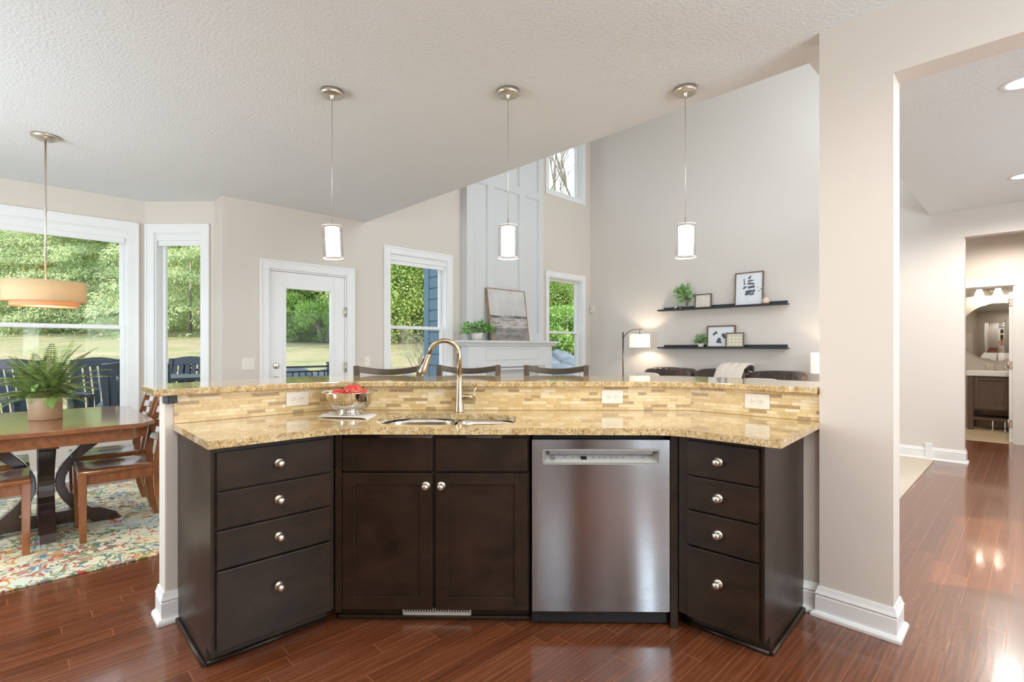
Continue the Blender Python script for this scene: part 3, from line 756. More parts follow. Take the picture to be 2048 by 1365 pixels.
def text_mesh(name, s, size, M, mat, parent, align='CENTER'):
    cu = bpy.data.curves.new(name, 'FONT'); cu.body = s; cu.size = size; cu.align_x = align; cu.align_y = 'CENTER'; cu.extrude = .0004
    t = bpy.data.objects.new(name, cu); C.objects.link(t)
    dg = bpy.context.evaluated_depsgraph_get(); me = bpy.data.meshes.new_from_object(t.evaluated_get(dg))
    bpy.data.objects.remove(t); me.transform(M); me.materials.clear(); me.materials.append(MT[mat])
    o = bpy.data.objects.new(name, me); C.objects.link(o); o.parent = parent; return o
ang = math.atan2(.028, Y)
Ms = Matrix.Translation(strip_pt(.148, .5)+Vector((0, -.0008, .0008))) @ Matrix.Rotation(ang, 4, 'X')
text_mesh('brand_badge', 'GE', .0105, Ms, 'screen', dw)
rg = MB(); P_ = [strip_pt(.148+.0098*math.cos(a*PI/12), .5+.30*math.sin(a*PI/12))+Vector((0, -.001, .001)) for a in range(25)]; rg.tube(P_, .0008, 6, cap=False); rg.build('badge_ring', 'screen', dw)
mm = MB().box(.343, .357, -.0068, -.006, .8325, .8365); mm.build('top_mark', 'greyprint', dw)
MB().box(x0, x1, .03, .09, FZ+.01, .095).build('toe_panel', 'black', dw, bevel=.003)
MB().box(x0+.005, x1-.005, .05, .58, .095, .868).build('tub', 'rubber', dw)
# filler strip between dishwasher and right cabinet
ff = MB().prism([(.6610, .006), (.695, .006), (.703, .05), (.703, .3), (.661, .3)], FZ, TOPZ).build('filler_strip', 'espresso', loc=(MIDO[0], MIDO[1], 0), rotz=A_MID, bevel=.002)
tag(ff, 'narrow dark wood filler strip between dishwasher and right drawer cabinet', 'trim')

# worktop with the sink cut-out
CT, CB = .910, .880
front = [(.498, 2.102), (.971, 2.101), (1.999, 1.072), (2.018, .652)]
def fillet(pl, i, r=.06, n=6):
    p0, p, p1 = Vector(pl[i-1]), Vector(pl[i]), Vector(pl[i+1]); a = p+(p0-p).normalized()*r; b = p+(p1-p).normalized()*r
    return [tuple(a*(1-t)**2+p*2*t*(1-t)+b*t*t) for t in [k/n for k in range(n+1)]]
fr = [front[0]]+fillet(front, 1, .10)+fillet(front, 2, .10)+[front[3]]
bk = [(2.667, .695), (2.655, .95), (2.6366, 1.309), (1.240, 2.706), (.504, 2.706)]
fr = fr[:-1]+[(2.018, .652), (2.637, .690)]
def midpt(x, y): a, b = rot2(x, y, A_MID); return (MIDO[0]+a, MIDO[1]+b)
def sink_outline(n=0, inset=0):
    # local mid coordinates: the counter front edge is y=-.054, the backsplash y=.567
    pts = []
    def arc(cx, cy, rx, ry, a0, a1, k=8):
        for q in range(k+1):
            t = math.radians(a0+(a1-a0)*q/k); pts.append((cx+rx*math.cos(t), cy+ry*math.sin(t)))
    arc(-.17+.0, .14, .155, .11, -90, 0); arc(-.15, .29, .135, .105, 0, 90)
    arc(-.30, .42, .06, .025, -90, -180, 4)
    arc(-.50, .27, .175, .185, 90, 180); arc(-.50, .17, .175, .14, 180, 270)
    return pts
so = sink_outline()
m = MB().prism(fr+bk, CB, CT, [[midpt(*p) for p in so][::-1]])
o = m.build('countertop', 'granite', bevel=.006, seg=3); tag(o, 'lower gold granite worktop of the island with the sink cut into it', 'countertop')
# sink
sk = thing('kitchen_sink', 'double bowl stainless undermount sink in the granite worktop', 'sink', (MIDO[0], MIDO[1], 0), A_MID)
def bowl(cx, cy, rx, ry, dz, name):
    m = MB(); n = 40; rings = []
    def ring(k, z, e=.42):
        vs = []
        for i in range(n):
            t = 2*PI*i/n; c_, s_ = math.cos(t), math.sin(t)
            x = math.copysign(abs(c_)**e, c_)*rx*k; y = math.copysign(abs(s_)**e, s_)*ry*k; vs.append((cx+x, cy+y, z))
        return vs
    Z = CB-.001
    lev = [(1.10, Z), (1.0, Z), (.985, Z-.02), (.975, Z-dz+.03), (.93, Z-dz+.008), (.85, Z-dz), (.12, Z-dz-.004), (.02, Z-dz-.006)]
    vs = []
    for k, z in lev: vs += ring(k, z)
    fs = [(j*n+i, j*n+(i+1) % n, (j+1)*n+(i+1) % n, (j+1)*n+i) for j in range(len(lev)-1) for i in range(n)]
    m.add(vs, fs, True); o = m.build(name, 'sinksteel', sk); 
    MB().lathe([(0, .0), (.045, .0), (.045, .003), (.036, .003), (.03, -.002), (0, -.002)], (cx, cy+.03, Z-dz-.004), 24).build('drain', 'chrome', sk)
MT['sinksteel'] = plain('satin_sink_steel', col(214, 204, 192), .3, 1, nscale=60, var=.03)
bowl(-.50, .225, .178, .215, .19, 'large_bowl'); bowl(-.155, .20, .148, .185, .16, 'small_bowl')

# backsplash panels
bsp = thing('mosaic_backsplash', 'beige linear mosaic tile backsplash between worktop and raised bar', 'backsplash')
segs = [((.505, 2.708), (1.241, 2.708)), (BS[1], BS[2]), (BS[2], BS[3])]
for i, (a, b) in enumerate(segs):
    d = Vector(b)-Vector(a); L = d.length; an = math.atan2(d.y, d.x)
    mb = MB().box(0 if i == 0 else .003, L-(.003 if i < 2 else 0), -.009, -.0005, .0, 1.038-CT-.001)
    mb.build('tile_panel', 'mosaic', bsp, loc=(a[0], a[1], CT+.001), rotz=an)

# raised bar top
BT, BB = 1.070, 1.040
fr0 = offs([(.424, 2.708), (1.241, 2.708), (2.6386, 1.310), (2.667, .692)], -.055)
bar_front = [fr0[0]]+fillet(fr0, 1, .14)+fillet(fr0, 2, .14)+[(2.638, .692)]
bar_back = [(3.095, .70), (3.095, 1.45), (3.06, 1.62), (2.95, 1.74), (1.56, 3.12), (1.44, 3.21), (1.30, 3.245), (1.178, 3.241), (.506, 3.107), (.433, 3.036)]
# stop clear of the pillar
bar_front[-1] = (2.612, .695)
o = MB().prism(bar_front+bar_back, BB, BT).build('bar_countertop', 'granite', bevel=.006, seg=3)
tag(o, 'raised gold granite bar top running along the top of the island', 'countertop')
o = MB().prism([(.462, 2.690), (.478, 2.668), (.512, 2.668), (.512, 2.708), (.462, 2.708)], 1.005, BB).build('bar_support_block', 'black', bevel=.003)
tag(o, 'small black support block under the left end of the raised bar', 'bracket')

# outlets on the backsplash, horizontal double
def outlet(label, loc, ang, cat='outlet', grp=None):
    r = thing('outlet_plate', label, cat, loc, ang, grp)
    MB().box(-.058, .058, -.006, 0, -.037, .037).build('plate', 'plate', r, bevel=.003)
    for sx in (-1, 1):
        p = xzprism([(sx*.02+.0165*math.cos(t*PI/10), .0165*math.sin(t*PI/10)*.86) for t in range(20)], -.009, -.005).build('receptacle', 'plate', r)
        s_ = MB().box(sx*.02-.007, sx*.02+.0, -.0096, -.009, .0045, .0065).box(sx*.02-.006, sx*.02+.0, -.0096, -.009, -.0065, -.0045)
        s_.box(sx*.02+.006, sx*.02+.010, -.0096, -.009, -.002, .002); s_.build('slot', 'plate_dark', p)
    return r
outlet('ivory outlet plate on the backsplash, left of the colander', (1.052, 2.698, .985), 0)
q = Vector(BS[1])+(Vector(BS[2])-Vector(BS[1])).normalized()*1.545; outlet('ivory outlet plate on the backsplash behind the dishwasher', (q.x-.0071, q.y-.0071, .985), A_MID)
q = Vector(BS[2])+(Vector(BS[3])-Vector(BS[2])).normalized()*.345; outlet('ivory outlet plate on the backsplash nearest the pillar', (q.x-.010, q.y, .985), math.atan2(BS[3][1]-BS[2][1], BS[3][0]-BS[2][0]))

# faucet (local x to the right along the bar, y towards the bar)
fx, fy = midpt(-.319, .485)
fa = thing('kitchen_faucet', 'tall brushed nickel gooseneck faucet with pull-down head behind the sink', 'faucet', (fx, fy, CT), A_MID+math.radians(6))
MB().tube([(0, 0, 0), (0, 0, .004), (0, 0, .06), (0, 0, .11), (0, 0, .16), (0, 0, .20)], [.027, .0255, .022, .019, .0155, .0135], 24).build('base', 'faucet', fa)
ap = [(0, 0, .19), (0, 0, .30)]+[(-.080+.080*math.cos(t*PI/16), 0, .300+.080*math.sin(t*PI/16)) for t in range(0, 14)]
ap += [(ap[-1][0]-.013, 0, ap[-1][2]-.036)]
MB().tube(ap, .0128, 18).build('gooseneck', 'faucet', fa)
e = Vector(ap[-1]); dr = (Vector(ap[-1])-Vector(ap[-2])).normalized()
hd = MB().tube([e, e+dr*.004, e+dr*.02, e+dr*.075, e+dr*.105, e+dr*.11], [.0135, .014, .0145, .021, .0245, .023], 20); ho = hd.build('spray_head', 'faucet', fa)
MB().box(-.005, .005, -.004, .004, 0, .035, M=Matrix.Translation(e+dr*.025+Vector((-.019, -.004, 0))) @ dr.to_track_quat('Z', 'Y').to_matrix().to_4x4()).build('spray_button', 'rubber', ho, bevel=.002)
hb = MB().tube([(.012, 0, .082), (.03, 0, .080), (.05, -.003, .079), (.066, -.005, .078), (.074, -.006, .077)], [.012, .016, .0165, .015, .009], 18).build('handle_base', 'faucet', fa)
MB().tube([(.068, -.006, .074), (.080, -.006, .080), (.084, -.005, .096), (.082, -.004, .112), (.085, -.004, .124), (.090, -.004, .130)], [.006, .0065, .0055, .0065, .0078, .004], 12).build('lever', 'faucet', hb)

# towel, colander and apples
cx, cy = 1.205, 2.470
tw = MB(); n = 18; vs = []; fs = []
ta = A_MID
def tw_pt(i, j):
    x = -.135+.27*i/n; y = -.085+.16*j/8
    z = .004+.0015*math.sin(i*.9+j)
    if x > .105: z += -.0
    return x, y, z
# cloth lies on the granite and hangs over the rim of the sink on its right side
path = [(-.14, .004), (-.05, .005), (.05, .005), (.085, .006), (.112, .004), (.126, -.006), (.133, -.03), (.136, -.075)]
m = MB(); rows = []
for k, (x, z) in enumerate(path):
    for j in range(9):
        y = -.085+.165*j/8+(.012 if k == 0 else 0)+(-.0*k)
        rows.append((x+.008*math.sin(j*1.3)*(k < 2), y-.075*(k/7.), z+.0012*math.sin(j*2+k)))
nn = len(rows)
vs = rows+[(x, y, z+.004) for x, y, z in rows]
idx = lambda k, j, t: t*nn+k*9+j
for t in (0, 1):
    for k in range(len(path)-1):
        for j in range(8): fs.append((idx(k, j, t), idx(k+1, j, t), idx(k+1, j+1, t), idx(k, j+1, t)))
for k in range(len(path)-1):
    for j in (0, 8): fs.append((idx(k, j, 0), idx(k+1, j, 0), idx(k+1, j, 1), idx(k, j, 1)))
for j in range(8):
    for k in (0, len(path)-1): fs.append((idx(k, j, 0), idx(k, j+1, 0), idx(k, j+1, 1), idx(k, j, 1)))
m.add(vs, fs, True); o = m.build('dish_towel', 'towel', loc=(cx-.002, cy-.072, CT), rotz=A_MID)
tag(o, 'white dish towel under the colander, hanging into the sink', 'towel')
co = thing('colander', 'perforated stainless colander holding red apples on a white towel', 'colander', (cx, cy-.055, CT+.0105)); co.scale = (1.12, 1.12, 1.06)
prof = [(.050, .018), (.060, .019), (.078, .030), (.092, .048), (.099, .070), (.103, .092), (.105, .103)]
m = MB().lathe(prof, n=56); bo = m.build('bowl', 'perf', co)
uvl = bo.data.uv_layers.new(name='UVMap')
for li in range(len(bo.data.loops)):
    v = bo.data.vertices[bo.data.loops[li].vertex_index].co; a = (math.atan2(v.y, v.x)/(2*PI)) % 1.0
    uvl.data[li].uv = (a, (v.z-.018)/.085)
for p in bo.data.polygons:       # mend the seam
    us = [uvl.data[l].uv[0] for l in p.loop_indices]
    if max(us)-min(us) > .5:
        for l in p.loop_indices:
            if uvl.data[l].uv[0] < .5: uvl.data[l].uv = (uvl.data[l].uv[0]+1, uvl.data[l].uv[1])
MB().lathe([(0, .017), (.052, .018), (.052, .0195), (0, .019)], n=40).build('bowl_floor', 'chrome', co)
MB().lathe([(.104, .102), (.112, .104), (.122, .106), (.123, .103), (.112, .101), (.104, .100)], n=56).build('rim', 'chrome', co)
MB().lathe([(.052, .020), (.050, .012), (.055, .003), (.061, 0), (.063, .002), (.056, .006), (.053, .014), (.054, .021)], n=40).build('foot_ring', 'chrome', co)
def apple(loc, r, rz, label):
    a = thing('apple', label, 'apple', loc, rz, 'red apples in the colander')
    vs, fs = sphere_pts(28, 18); m = MB(); out = []
    for x, y, z in vs:
        q = math.hypot(x, y); dz = -.28*math.exp(-(q/.28)**2)*(1 if z > 0 else -.7)
        k = 1+.06*z-.03*(1-z*z); out.append((x*r*k*1.04, y*r*k*1.04, (z+dz)*r*.95))
    m.add(out, fs, True).build('apple_flesh', 'apple', a)
    MB().tube([(0, 0, r*.6), (.002, 0, r*.85), (.005, 0, r*1.05)], .0016, 6).build('stem', 'stem', a)
ax, ay, az = cx, cy-.055, CT+.016
ap_ = [((.012, -.010, .090), .040, 'largest red apple, on top in the middle of the colander'), ((-.052, .012, .080), .030, 'small red apple at the left of the colander'),
       ((.030, -.060, .066), .032, 'red apple at the right front of the colander, low in the bowl'), ((.062, -.002, .076), .029, 'dark red apple at the right of the colander'),
       ((-.030, -.040, .058), .032, 'red apple low at the left front, mostly inside the colander'), ((-.005, .058, .066), .032, 'red apple at the back of the colander')]
for i, (p, r_, lb) in enumerate(ap_): apple((ax+p[0]*1.05, ay+p[1]*1.05, az+p[2]*1.06+.006), r_*1.16, i*1.3, lb)

# ================================================================== PENDANTS OVER THE BAR
def pendant(label, u, v, tilt=0.0):
    r = thing('pendant_light', label, 'pendant light', (u, v, 0), 0, 'glass pendants over the raised bar')
    MB().lathe([(0, CZ-.026), (.058, CZ-.026), (.063, CZ-.022), (.0635, CZ), (0, CZ)], n=36).lathe([(0, CZ-.05), (.006, CZ-.048), (.009, CZ-.036), (.013, CZ-.026)], n=16).build('canopy', 'nickel', r)
    MB().tube([(0, 0, 1.93), (0, 0, CZ-.04)], .0016, 6).build('cord', 'nickel', r)
    MB().lathe([(0, 1.985), (.004, 1.98), (.005, 1.945), (.012, 1.940), (.012, 1.932), (0, 1.932)], n=16).build('socket_cap', 'nickel', r)
    T = Matrix.Translation((0, 0, 1.94)) @ Matrix.Rotation(tilt, 4, 'Y') @ Matrix.Translation((0, 0, -1.94))
    MB().lathe([(0, 1.932), (.037, 1.932), (.039, 1.928), (.039, 1.775), (.037, 1.772), (.037, 1.925)], n=28, M=T).build('inner_shade', 'opal', r)
    MB().lathe([(.0005, 1.9405), (.055, 1.940), (.0565, 1.938), (.0565, 1.758), (.054, 1.757), (.054, 1.937), (.0005, 1.9375)], n=36, M=T).build('outer_glass', 'clearglass', r)
    MB().lathe([(.0543, 1.757), (.0572, 1.7575), (.0572, 1.762), (.0543, 1.762)], n=36, M=T).build('glass_edge', 'rimglass', r)
    MB().lathe([(.0538, 1.936), (.0570, 1.936), (.0560, 1.9415), (.0538, 1.9415)], n=36, M=T).build('glass_edge', 'rimglass', r)
    MB().tube([T @ Vector((-.064, 0, 1.915)), T @ Vector((.064, 0, 1.915))], .0022, 6).build('retaining_pin', 'nickel', r)
    l = point('pendant_bulb', (0, 0, 1.765), 5, (1, .9, .78), .02, r)
    return r
MT['rimglass'] = plain('bright_glass_edge', col(236, 234, 230), .1)
pendant('clear and white glass pendant over the left third of the bar', 1.273, 2.766, math.radians(-3))
pendant('clear and white glass pendant over the middle of the bar, above the faucet', 1.981, 2.069)
pendant('clear and white glass pendant over the right end of the bar, nearest the pillar', 2.677, 1.362)

# dining pendant
dp = thing('drum_pendant', 'cream linen drum pendant on a nickel rod over the dining table', 'pendant light', (.137, 4.713, 0))
MB().lathe([(0, CZ-.03), (.05, CZ-.03), (.076, CZ-.016), (.078, CZ), (0, CZ)], n=32).build('canopy', 'nickel', dp)
MB().tube([(0, 0, 1.57), (0, 0, CZ-.02)], .0062, 10).lathe([(.0085, 2.18), (.0085, 2.21)], n=10).build('rod', 'nickel', dp)
MB().lathe([(.218, 1.562), (.218, 1.700), (.215, 1.700), (.215, 1.562), (.218, 1.562)], n=56).build('lamp_shade', 'linen', dp)
MB().lathe([(.180, 1.532), (.180, 1.58), (.177, 1.58), (.177, 1.532), (.180, 1.532)], n=48).lathe([(0, 1.537), (.177, 1.535)], n=48).build('diffuser', 'diffuser', dp)
sp_ = MB()
for k in range(3): a = k*2*PI/3; sp_.tube([(0, 0, 1.665), (.214*math.cos(a), .214*math.sin(a), 1.685)], .003, 6)
sp_.build('spider', 'nickel', dp)
point('dining_bulb', (.137, 4.713, 1.62), 5, (1, .82, .6), .05)

# ================================================================== DINING SET
TU, TV, TH = .135, 4.60, .775
rg_ = MB().box(-1.05, 1.28, 3.60, 5.74, FZ, FZ+.012).build('dining_rug', 'rug', bevel=.004)
tag(rg_, 'multicoloured floral area rug under the dining table', 'rug')
RZ = FZ+.012
t = thing('dining_table', 'cherry topped dining table on a dark curved pedestal', 'table', (TU, TV, RZ))
hw, hl = .52, .665; hz = TH-RZ
top = [(-hw+.09, -hl), (hw-.09, -hl), (hw, -hl+.13), (hw, hl-.13), (hw-.09, hl), (-hw+.09, hl), (-hw, hl-.13), (-hw, -hl+.13)]
MB().prism(top, hz-.028, hz).build('tabletop', 'table_wood', t, bevel=.007, seg=3)
ap2 = [(x*.90, y*.93) for x, y in top]; ap3 = [(x*.86, y*.90) for x, y in top]
MB().prism(ap2, hz-.105, hz-.028, [ap3[::-1]]).build('apron', 'table_wood', t, bevel=.003)
MB().box(-.38, .38, -.05, .05, hz-.145, hz-.105).box(-.05, .05, -.42, .42, hz-.145, hz-.105).build('support_cross', 'table_dark', t, bevel=.004)
for k in range(4):
    a = k*PI/2; ca, sa = math.cos(a), math.sin(a)
    def pp(r_, z): return (r_*ca, r_*sa, z)
    pts = [pp(.27-.20*math.sin(PI*min(1, max(0, s_))), .03+(hz-.145-.03)*s_) for s_ in [q/14 for q in range(15)]]
    MB().ribbon(pts, .082, [.07-.02*math.sin(PI*q/14) for q in range(15)], (-sa, ca, 0)).build('pedestal_leg', 'table_dark', t, bevel=.004)
    R = .40 if k % 2 == 0 else .34
    fp = [(.03, .03), (.03, .115), (.14, .115), (R-.12, .10), (R-.03, .05), (R, .0), (R-.10, 0), (.20, .030)]
    mb = MB(); nn = len(fp); vs = [pp(x, z) for x, z in fp]
    off = Vector((-sa, ca, 0))*.042
    vs = [tuple(Vector(p)-off) for p in vs]+[tuple(Vector(p)+off) for p in vs]
    mb.add(vs, [tuple(range(nn)), tuple(range(nn, 2*nn))[::-1]]+[(i, (i+1) % nn, (i+1) % nn+nn, i+nn) for i in range(nn)])
    mb.build('foot', 'table_dark', t, bevel=.003)

def dining_chair(label):
    """faces local -x; origin on the floor"""
    r = thing('dining_chair', label, 'chair', (0, 0, RZ), 0, 'dining chairs round the table')
    zs = .452
    # dished seat
    n = 14; vs = []; fs = []
    for tb in (0, 1):
        for i in range(n+1):
            for j in range(n+1):
                x = -.235+.45*i/n; wy = .215-.02*(i/n); y = -wy+2*wy*j/n
                z = zs-.012*math.sin(PI*i/n)*(1-.5*math.cos(2*PI*j/n))*.9
                rr = .018*((abs(2*j/n-1))**6)
                vs.append((x+(.012 if i == 0 else 0), y, (z-rr*.4) if tb else zs-.034))
    N = (n+1)**2
    for i in range(n):
        for j in range(n):
            a = i*(n+1)+j; q = (a, a+n+1, a+n+2, a+1); fs.append(q); fs.append(tuple(k+N for k in q)[::-1])
    for i in range(n):
        for j in (0, n): a = i*(n+1)+j; b = a+n+1; fs.append((a, b, b+N, a+N))
        for k in (0, n): a = k*(n+1)+i; b = a+1; fs.append((a, b, b+N, a+N))
    MB().add(vs, fs).build('seat', 'chair_wood', r, bevel=.006)
    for y0 in (-.19, .19):
        MB().ribbon([(-.20, y0, 0), (-.203, y0, .42)], [.032, .044], [.034, .044], (0, 1, 0)).build('leg', 'chair_wood', r, bevel=.004)
        s_ = -1 if y0 < 0 else 1; yb = s_*.185
        pts = [(.245, yb, 0), (.215, yb, .12), (.195, yb, .25), (.188, yb, .38), (.192, yb, .48), (.212, yb, .62), (.245, yb, .76), (.285, yb, .90)]
        MB().ribbon(pts, .034, [.040, .048, .052, .054, .052, .044, .038, .030], (0, 1, 0)).build('back_post', 'chair_wood', r, bevel=.004)
        MB().box(-.18, .17, s_*.180-.010, s_*.180+.010, zs-.098, zs-.034).build('seat_rail', 'chair_wood', r, bevel=.002)
    MB().box(-.213, -.193, -.17, .17, zs-.098, zs-.034).build('front_rail', 'chair_wood', r, bevel=.002)
    MB().box(.178, .198, -.17, .17, zs-.098, zs-.034).build('rear_rail', 'chair_wood', r, bevel=.002)
    for z, h_ in ((.585, .05), (.675, .05), (.765, .05), (.862, .075)):
        x = .192+.093*((z-.48)/.42)**1.3
        pts = [(x+.018*math.sin(PI*k/8)-.004, -.172+.344*k/8, z) for k in range(9)]
        MB().ribbon(pts, h_, .018, (.28, 0, .96)).build('back_slat', 'chair_wood', r, bevel=.003)
    return r
# A: right-near chair, B: right-far, C: left-near, D: left-far
ch = dining_chair('wooden ladder-back chair on the right side of the table, nearest the island'); ch.location = (.492, 4.322, RZ)
dup(ch, (.500, 4.885, RZ), 0, 'wooden ladder-back chair on the right side of the table, the farther one')
dup(ch, (-.165, 4.315, RZ), PI, 'wooden ladder-back chair on the left side of the table, nearest the camera')
dup(ch, (-.165, 4.885, RZ), PI, 'wooden ladder-back chair on the left side of the table, nearest the bay window')

# potted fern on the table
pf = thing('potted_fern', 'potted fern in a tan glazed pot on the dining table', 'potted plant', (TU, 4.60, TH))
MB().lathe([(0, 0), (.082, 0), (.086, .004), (.086, .146), (.084, .149), (.080, .146), (.080, .02), (0, .02)], n=40).build('pot', 'tanpot', pf)
MB().lathe([(0, .128), (.0795, .126)], n=24).build('soil', 'soil', pf)
ls = []; stm = MB()
for k in range(80):
    a = k*2.399+random.uniform(-.3, .3); L = random.uniform(.28, .46); el = random.uniform(.62, 1.42)
    p = Vector((random.uniform(-.03, .03), random.uniform(-.03, .03), .12)); d = Vector((math.cos(a)*math.cos(el), math.sin(a)*math.cos(el), math.sin(el)))
    pts = [p.copy()]; ns = 26
    for i in range(ns):
        d = (d+Vector((0, 0, -.058))).normalized(); p = p+d*L/ns; pts.append(p.copy())
    if min(q.z for q in pts) < -.0: pts = [q for q in pts if q.z > .01] or pts[:6]
    stm.tube(pts, [.0012]*len(pts), 4, cap=False)
    for i in range(3, len(pts)-1):
        tg = (pts[i+1]-pts[i]).normalized(); sd = tg.cross(Vector((0, 0, 1))).normalized(); wl = .054*math.sin(PI*min(.98, .12+i/ns*.85))+.006
        for s_ in (-1, 1):
            b0 = pts[i]; tip = b0+sd*s_*wl+tg*wl*.35-Vector((0, 0, wl*.18)); md = (b0+tip)/2; ww = tg*.0052+Vector((0, 0, .001))
            ls.append([b0, md+ww, tip, md-ww])
quads_mesh('fronds', np.array([[tuple(q) for q in l] for l in ls]), 'leaf_fern', pf)
stm.build('stems', 'stem', pf)
# a broad pale leaf hanging over the rim
quads_mesh('broad_leaf', np.array([[(.02, -.075, .16), (.055, -.10, .135), (.03, -.112, .075), (-.012, -.098, .12)], [(-.06, -.06, .15), (-.05, -.085, .20), (-.03, -.09, .25), (-.075, -.07, .22)]]), 'leaf_bright', pf)

# register in the floor by the bay wall
fr_ = thing('floor_register', 'long white floor register at the bay wall behind the table', 'vent', (.08, 6.03, FZ))
m = MB().box(-.18, .18, -.05, -.04, 0, .008).box(-.18, .18, .04, .05, 0, .008)
for i in range(25): m.box(-.18+i*.0148, -.18+i*.0148+.006, -.04, .04, 0, .008)
m.build('grille', 'trim', fr_); MB().box(-.17, .17, -.04, .04, 0.0005, .002).build('backing', 'rubber', fr_)

# ================================================================== BAR STOOLS
def stool(label, loc, rz):
    """faces local -y (towards the bar)"""
    r = thing('bar_stool', label, 'bar stool', loc, rz, 'dark bar stools behind the raised bar')
    hw = .205
    seat = [(-.19, -.19), (.19, -.19), (.2, 0), (.19, .17), (-.19, .17), (-.2, 0)]
    MB().prism(seat, .70, .75).build('seat', 'leather', r, bevel=.02, seg=3)
    MB().box(-.18, .18, -.17, .16, .66, .70).build('seat_frame', 'bronze', r, bevel=.003)
    for sx in (-1, 1):
        MB().ribbon([(sx*.205, -.20, 0), (sx*.17, -.155, .66)], .032, .032, (1, 0, 0)).build('leg', 'bronze', r)
        MB().ribbon([(sx*.21, .225, 0), (sx*.178, .165, .66), (sx*.195, .185, .85), (sx*hw, .225, 1.105)], [.032, .034, .034, .036], [.034, .036, .036, .044], (1, 0, 0)).build('back_post', 'bronze', r, bevel=.003)
    for nm, z, h_, sag in (('top_rail', 1.085, .040, .022), ('back_slat', 1.02, .024, .016), ('back_slat', .93, .024, .016)):
        yb = .225-(1.105-z)*.15
        pts = [(-hw+.01+(2*hw-.02)*k/12, yb+.028*math.sin(PI*k/12), z-sag*math.sin(PI*k/12)) for k in range(13)]
        MB().ribbon(pts, h_, .020, (0, 0, 1)).build(nm, 'bronze', r, bevel=.003)
    MB().bar((-.195, -.19, .25), (.195, -.19, .25), .024, .024).build('foot_rest', 'bronze', r)
    for sx in (-1, 1): MB().bar((sx*.195, -.185, .32), (sx*.195, .20, .32), .02, .02).build('stretcher', 'bronze', r)
    return r
def stool_at(label, cu, cv, ang):
    # cu,cv = middle of the back rail
    dx, dy = rot2(0, .225, ang); return stool(label, (cu-dx, cv-dy, FZ if cu < 2.9 else FZ), ang)
stool_at('dark metal bar stool behind the left part of the bar, left of the faucet', 1.772, 3.005, A_MID+math.radians(8))
s0 = stool_at('dark metal bar stool behind the middle of the bar, directly behind the faucet', 2.247, 2.741, A_MID)
stool_at('dark metal bar stool behind the bar, the one farthest right', 2.646, 2.286, A_MID-math.radians(7))

# ================================================================== FIREPLACE
fpx = thing('fireplace', 'tall white panelled chimney breast with fireplace surround', 'fireplace', (4.28, 5.4, 0))
def FP(m, *a, **k):
    m.v = [(x-4.28, y-5.4, z) for x, y, z in m.v]; return m.build(*a, parent=fpx, **k)
VF = 5.29
FP(MB().box(4.29, 5.80, VF, 5.398, 0.03, 5.58), 'chimney_breast', 'panel_white')
b = MB()
for a0, a1 in ((4.29, 4.40), (4.66, 4.78), (5.28, 5.40), (5.69, 5.80)): b.box(a0, a1, VF-.018, VF, 1.35, 5.58)
for z0, z1 in ((1.35, 1.45), (3.50, 3.60), (5.0, 5.1)): b.box(4.40, 5.69, VF-.0175, VF, z0, z1)
FP(b, 'battens', 'panel_white', bevel=.002)
for (a0, a1) in ((4.40, 4.66), (4.78, 5.28), (5.40, 5.69)):
    for z0, z1 in ((1.45, 3.50), (3.60, 5.0)):
        m = MB()
        for q in ((a0, a0+.014, z0, z1), (a1-.014, a1, z0, z1), (a0+.014, a1-.014, z0, z0+.014), (a0+.014, a1-.014, z1-.014, z1)): m.box(q[0], q[1], VF-.011, VF, q[2], q[3])
        FP(m, 'panel_moulding', 'panel_white', bevel=.003)
MB_m = MB().box(4.10, 5.94, 5.06, VF, 1.318, 1.345)
MB_m.box(4.13, 5.91, 5.085, VF, 1.298, 1.318).box(4.15, 5.89, 5.105, VF, 1.275, 1.298)
FP(MB_m, 'mantel_shelf', 'panel_white', bevel=.004)
m = MB().box(4.20, 5.84, 5.13, VF, 1.00, 1.275)
m.box(4.20, 4.50, 5.13, VF, .03, 1.0).box(5.54, 5.84, 5.13, VF, .03, 1.0)
for a0, a1 in ((4.20, 4.50), (5.54, 5.84)): m.box(a0, a1, 5.118, 5.13, .03, .16)
FP(m, 'surround', 'panel_white', bevel=.003)
m = MB()
for q in ((4.50, 4.515, 1.08, 1.25), (5.525, 5.54, 1.08, 1.25), (4.515, 5.525, 1.08, 1.094), (4.515, 5.525, 1.236, 1.25)): m.box(q[0], q[1], 5.12, 5.13, q[2], q[3])
for q in ((4.34, 5.70, .985, 1.025), (4.34, 4.38, .03, .985), (5.66, 5.70, .03, .985)): m.box(q[0], q[1], 5.108, 5.13, q[2], q[3])
for q in ((4.42, 5.62, .94, .965), (4.42, 4.445, .03, .94), (5.595, 5.62, .03, .94)): m.box(q[0], q[1], 5.116, 5.13, q[2], q[3])
FP(m, 'surround_moulding', 'panel_white', bevel=.004)
MT['greytile'] = plain('grey_hearth_tile', col(196, 196, 196), .35, nscale=6, var=.03)
FP(MB().box(4.5, 5.54, 5.20, VF, .03, 1.0), 'tile_facing', 'greytile')
FP(MB().box(4.70, 5.34, 5.19, 5.20, .10, .72), 'firebox', 'rubber')

